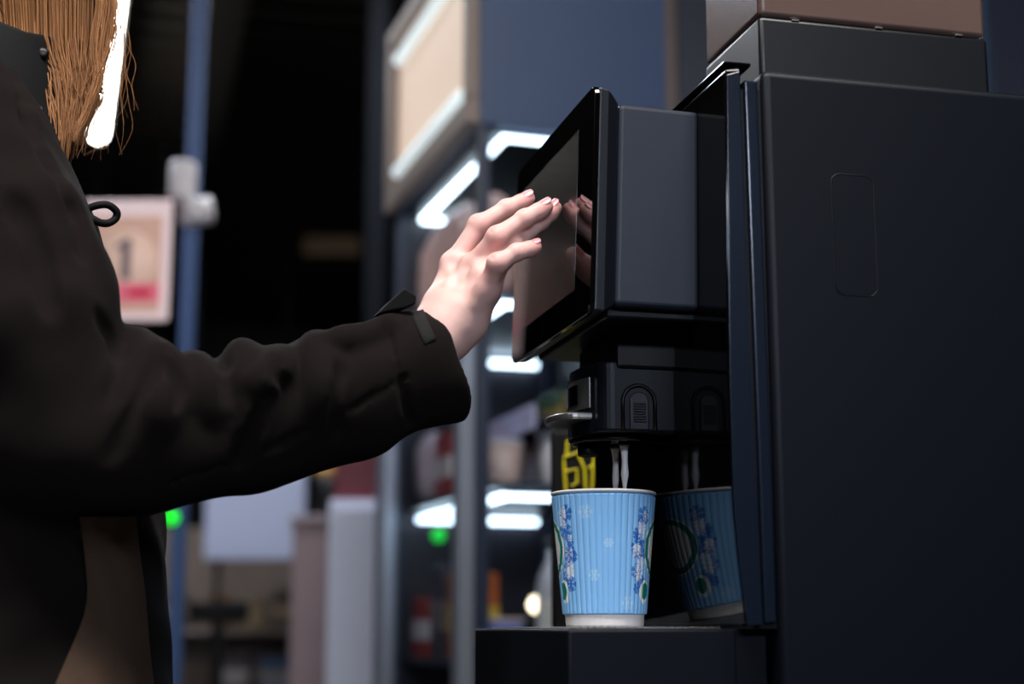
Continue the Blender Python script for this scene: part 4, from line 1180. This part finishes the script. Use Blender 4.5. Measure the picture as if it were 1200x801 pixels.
# faint hanging sign far behind
f0 = onD(389, 288, 9.0)
hs_ = empty('hanging_sign', tuple(f0), -YAW, 'dim beige sign hanging far back under the dark ceiling', 'sign')
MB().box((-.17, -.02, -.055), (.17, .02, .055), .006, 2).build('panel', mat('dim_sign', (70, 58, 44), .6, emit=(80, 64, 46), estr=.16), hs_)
for x in (-.14, .14): MB().tube([(x, 0, .056), (x, 0, RH - .08 - f0[2])], .004, 6).build('hanger', M_black, hs_)
# upper right: steel pipe behind the hopper
s0 = onD(1184, 735, 2.4)
pp = MB().lathe([(.05, .0), (.05, .01), (.024, .012), (.024, RH - .081)], (0, 0, 0), 28).build('steel_pipe', mat('blue_steel', (84, 104, 134), .3, metal=.7, var=.05), None)
pp.location = (s0[0], s0[1], .0008); tag(pp, 'blue grey steel pipe right of the bean hopper', 'pipe')
# navy partition standing behind the machine
v0 = onD(1010, 735, 3.6)
pw = empty('partition', (v0[0], v0[1], 0), -YAW, 'dark navy partition wall standing behind the coffee machine', 'partition')
MB().box((-.40, 0, .05), (1.2, .05, 2.6), .004, 1).build('panel', mat('partition_navy', (26, 38, 62), .55, var=.1, vscale=2), pw)
MB().box((-.435, -.01, 0), (-.4005, .06, 2.6), .003, 1).build('edge_post', mat('partition_edge', (110, 92, 86), .5), pw)
for x in (-.3, 1.0): MB().box((x, -.12, .0005), (x + .06, .17, .0495), .003, 1).build('foot', M_black, pw)

# ---- lower left: counters and shelving of the shop, far out of focus
D1 = 5.0
def px(D): return D / FPX
e0 = onD(310, 735, D1 + .25)
sh = empty('gondola_shelf', (e0[0], e0[1], 0), -YAW, 'beige brown shop shelving far behind under the sleeve', 'shelf')
M_gond = mat('gondola_brown', (112, 98, 88), .6, var=.2, vscale=5)
MB().box((-.62, .20, .0), (.34, .23, 1.30), .003, 1).build('back_board', M_gond, sh)
for z in (.30, .70, .93): MB().box((-.61, -.02, z), (.33, .1995, z + .02), .003, 1).build('shelf_board', mat('gondola_board', (126, 116, 110), .5), sh)
for x in (-.635, .3405): MB().box((x, -.02, 0), (x + .014, .23, 1.32), .002, 1).build('side_panel', M_gond, sh)
def on_shelf(x, y, z):
    c_, s_ = math.cos(-YAW), math.sin(-YAW); return np.array([e0[0] + c_ * x - s_ * y, e0[1] + s_ * x + c_ * y, z])
items = [(-.17, .1, (.07, .06, .12), (126, 92, 52), 'ochre carton at the left on the far brown shelf'),
         (-.06, .1, (.08, .06, .10), (150, 128, 90), 'sand carton in the middle of the far brown shelf'),
         (.05, .1, (.07, .06, .13), (96, 84, 76), 'dark brown carton on the far brown shelf'),
         (.15, .1, (.07, .06, .11), (164, 120, 70), 'orange tan carton on the far brown shelf'),
         (.26, .1, (.08, .06, .12), (120, 104, 92), 'grey brown carton at the right end of the far brown shelf'),
         (-.32, .1, (.07, .06, .12), (90, 66, 56), 'brown carton on the far shelf behind the pole')]
for x, y, d, rgb, lb in items:
    p = on_shelf(x, y, .9505); e = empty('carton', tuple(p), -YAW, lb, 'package', 'cartons on the far shelf')
    MB().box((-d[0] / 2, -d[1] / 2, 0), (d[0] / 2, d[1] / 2, d[2]), .003, 1).build('carton_body', cm(rgb), e)
    MB().box((-d[0] / 2 - .0006, -d[1] / 2 - .0006, d[2] * .35), (d[0] / 2 + .0006, d[1] / 2 + .0006, d[2] * .6), .0004, 1).build('printed_band', cm((170, 150, 120)), e)
for x, rgb, lb in ((-.12, (96, 92, 100), 'grey carton on the low far shelf'), (.04, (88, 118, 160), 'blue carton on the low far shelf'), (.2, (150, 132, 118), 'beige carton on the low far shelf')):
    p = on_shelf(x, .1, .7205); e = empty('carton', tuple(p), -YAW, lb, 'package', 'cartons on the far shelf')
    MB().box((-.06, -.04, 0), (.06, .04, .13), .003, 1).build('carton_body', cm(rgb), e)
    MB().box((-.0606, -.0406, .05), (.0606, .0406, .09), .0004, 1).build('printed_band', cm((170, 164, 160)), e)
# white panel hung in front of the shelving
w0 = onD(297, 655, D1)
wpn = empty('menu_panel', (w0[0], w0[1], w0[2]), -YAW, 'plain pale blue white panel below the sleeve, far behind', 'panel')
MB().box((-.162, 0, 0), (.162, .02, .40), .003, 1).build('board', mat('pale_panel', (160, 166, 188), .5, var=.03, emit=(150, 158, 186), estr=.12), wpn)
for x in (-.13, .13): MB().box((x, .0205, -w0[2]), (x + .02, .035, .38), .001, 1).build('support', M_black, wpn)
# white cabinet and maroon box
k0 = onD(412, 735, 3.9)
kc = empty('white_cabinet', (k0[0], k0[1], 0), -YAW, 'white cabinet left of the aluminium door frame', 'cabinet')
zc = onD(412, 585, 3.9)[2]
MB().box((-.062, 0, .05), (.105, .20, zc), .004, 2).build('carcass', mat('cabinet_white', (214, 220, 238), .45, var=.04), kc)
MB().box((-.055, -.014, .06), (.098, -.0005, zc - .02), .003, 2).build('cabinet_door', mat('cabinet_white', (214, 220, 238)), kc)
MB().box((.078, -.026, .98), (.085, -.0145, 1.10), .002, 1).build('handle', M_satin, kc)
MB().box((-.055, .01, .0005), (.098, .19, .0495), .001, 1).build('plinth', M_black, kc)
mb0 = onD(413, 735, 3.9)
mr = empty('storage_box', (mb0[0] + .02, mb0[1] + .1, zc + .0008), -YAW, 'maroon box standing on the white cabinet', 'box')
MB().box((-.052, -.07, 0), (.06, .07, .17), .005, 2).build('box_body', mat('maroon', (112, 36, 52), .5), mr)
MB().box((-.054, -.072, .1702), (.062, .072, .19), .004, 2).build('lid', mat('maroon_lid', (100, 32, 46), .5), mr)
# black coffee grinder like object with orange top on a small table
t0 = onD(380, 735, 4.4); zt_ = onD(380, 606, 4.4)[2]
tq = empty('pedestal', (t0[0], t0[1], 0), -YAW, 'pinkish grey pedestal left of the white cabinet', 'pedestal')
MB().box((-.085, -.08, .0), (.055, .1, zt_ - .02), .004, 2).build('column', mat('pedestal_pink', (138, 118, 120), .5, var=.15, vscale=9), tq)
MB().box((-.095, -.09, zt_ - .0198), (.065, .11, zt_), .003, 2).build('top', mat('pedestal_top', (150, 136, 140), .5), tq)
vs = empty('jar', (t0[0], t0[1], zt_ + .0008), 0, 'black jar with orange lid beside the maroon box', 'jar')
MB().lathe([(.036, 0), (.04, .004), (.04, .10), (.034, .115)], n=24).build('jar_body', mat('jar_black', (10, 10, 11), .4), vs)
MB().lathe([(.036, .1152), (.038, .12), (.037, .140), (.03, .146)], n=24).build('lid', mat('jar_orange', (176, 128, 60), .5), vs)
# till display on a stand
m0 = onD(256, 735, 4.2)
tl = empty('till_display', (m0[0], m0[1], .60), -YAW, 'black till display on a slim stand, low behind the jacket', 'display')
zm = onD(256, 717, 4.2)[2] - .60
MB().box((-.082, -.015, zm - .028), (.082, .015, zm + .028), .006, 2).build('screen', mat('till_black', (10, 12, 13), .3), tl)
MB().box((-.016, -.012, .02), (.016, .012, zm - .0285), .004, 2).build('stem', M_black, tl)
MB().lathe([(.07, .0005), (.07, .012), (.02, .022)], n=24).build('foot', M_black, tl)
MB().lathe([(.05, .0225), (.052, .06), (.04, .075)], (-.01, -.13, -.022), 24).build('paper_roll', M_white, tl) if False else None
cn = empty('till_counter', (m0[0], m0[1], 0), -YAW, 'dark shop counter carrying the till display', 'counter')
MB().box((-.5, -.2, .56), (.10, .16, .5995), .003, 1).build('counter_top', mat('till_counter_top', (70, 62, 60), .4, var=.2, vscale=6), cn)
MB().box((-.47, -.17, 0), (.08, .14, .5598), .003, 1).build('counter_front', mat('till_counter_front', (46, 42, 42), .5), cn)
# far lamps that show as soft discs
def hung_lamp(name, x, y, D, r, rgb, s_, label):
    p = onD(x, y, D); e = empty(name, tuple(p), 0, label, 'lamp')
    MB().lathe([(r * math.sin(a), -r * math.cos(a)) for a in np.linspace(.05, PI - .05, 10)], n=16).build('bulb', mat('bulb_%d_%d_%d' % rgb, rgb, .5, var=0, emit=rgb, estr=s_), e)
    MB().tube([(0, 0, r * .99), (0, 0, RH - .31 - p[2] if False else RH - .08 - p[2])], .003, 6).build('cord', M_black, e)
hung_lamp('pendant_lamp', 220, 628, 7.6, .028, (255, 190, 130), 1.3, 'amber lamp below the green one, upper of two')
hung_lamp('pendant_lamp', 222, 646, 7.2, .024, (255, 186, 128), 1.2, 'amber lamp just beneath the upper amber lamp')
hung_lamp('pendant_lamp', 203, 666, 7.0, .026, (240, 160, 110), .8, 'dim amber lamp lowest left beside the jacket edge')
hung_lamp('pendant_lamp', 331, 572, 7.5, .035, (255, 255, 250), 8, 'white lamp peeking out under the sleeve')
# ================================================================== light and world
def area(name, loc, size, power, rgb, rot=(0, 0, 0), sy=None, spread=PI):
    l = bpy.data.lights.new(name, 'AREA'); l.energy = power; l.color = s2l(rgb); l.size = size
    l.shape = 'RECTANGLE'; l.size_y = sy or size; l.spread = spread
    o = bpy.data.objects.new(name, l); COL.objects.link(o); o.location = loc; o.rotation_euler = rot
    return o
M_lamp = mat('tube_glow', (255, 255, 255), .5, var=0, emit=(255, 250, 238), estr=26)
M_lampbody = mat('lamp_body', (60, 60, 62), .5)
def ceiling_tube(a, b, label, r=.035):
    a = np.array(a); b = np.array(b); m = (a + b) / 2; d = b - a; L = np.linalg.norm(d); rz = math.atan2(d[1], d[0])
    e = empty('ceiling_light', tuple(m), rz, label, 'ceiling light', 'linear lights under the ceiling')
    MB().box((-L / 2, -.045, .03), (L / 2, .045, .06), .004, 1).build('lamp_housing', M_lampbody, e)
    MB().tube([(-L / 2 + .02, 0, 0), (L / 2 - .02, 0, 0)], r, 14).build('lamp_tube', M_lamp, e)
    g = MB()
    for x in (-L * .4, L * .4): g.tube([(x, 0, .06), (x, 0, RH - .08 - m[2])], .006, 6)
    g.build('suspension_rod', M_lampbody, e)
    return e
A0 = onZ(115, 158, 3.12); A1 = onZ(140, -60, 3.12)
ceiling_tube(A0, A1, 'bright ceiling tube light seen beside the blonde hair', .030)
ceiling_tube((-.9, .2, 3.1), (1.3, .2, 3.1), 'ceiling tube light above the coffee machine, out of the picture')
ceiling_tube((-.8, 3.9, 3.1), (1.2, 3.9, 3.1), 'added unseen tube light over the shop floor behind, brightening the white cabinet')  # unseen fixture added to go with the fill light for the back
area('fill_shop', (.0, 3.9, 3.02), 2.0, 45, (226, 236, 255), sy=.3)  # added fill light that brightens the white cabinet and pale panel
ceiling_tube((-1.4, -2.7, 2.5), (1.4, -2.7, 2.5), 'added unseen tube light hung low behind the viewer, brightening cup and milk streams')  # unseen fixture added at the place of the front fill light
area('lamp_key', (.05, .35, 3.02), 2.0, 78, (255, 250, 246), sy=.3)
area('fill_behind_viewer', (0, -2.66, 2.42), 2.6, 52, (206, 224, 255), rot=(math.radians(50), 0, 0), sy=.3)  # added fill light, low and tilted to reach the milk streams and cup
w = bpy.data.worlds.new('world'); SC.world = w; w.use_nodes = True
w.node_tree.nodes['Background'].inputs['Color'].default_value = (.05, .07, .1, 1)
w.node_tree.nodes['Background'].inputs['Strength'].default_value = .1
SC.view_settings.view_transform = 'Standard'; SC.view_settings.look = 'None'
SC.view_settings.exposure = 0.0; SC.view_settings.gamma = 1.0; SC.view_settings.use_curve_mapping = False
SC.cycles.max_bounces = 8
SC.cycles.use_denoising = True
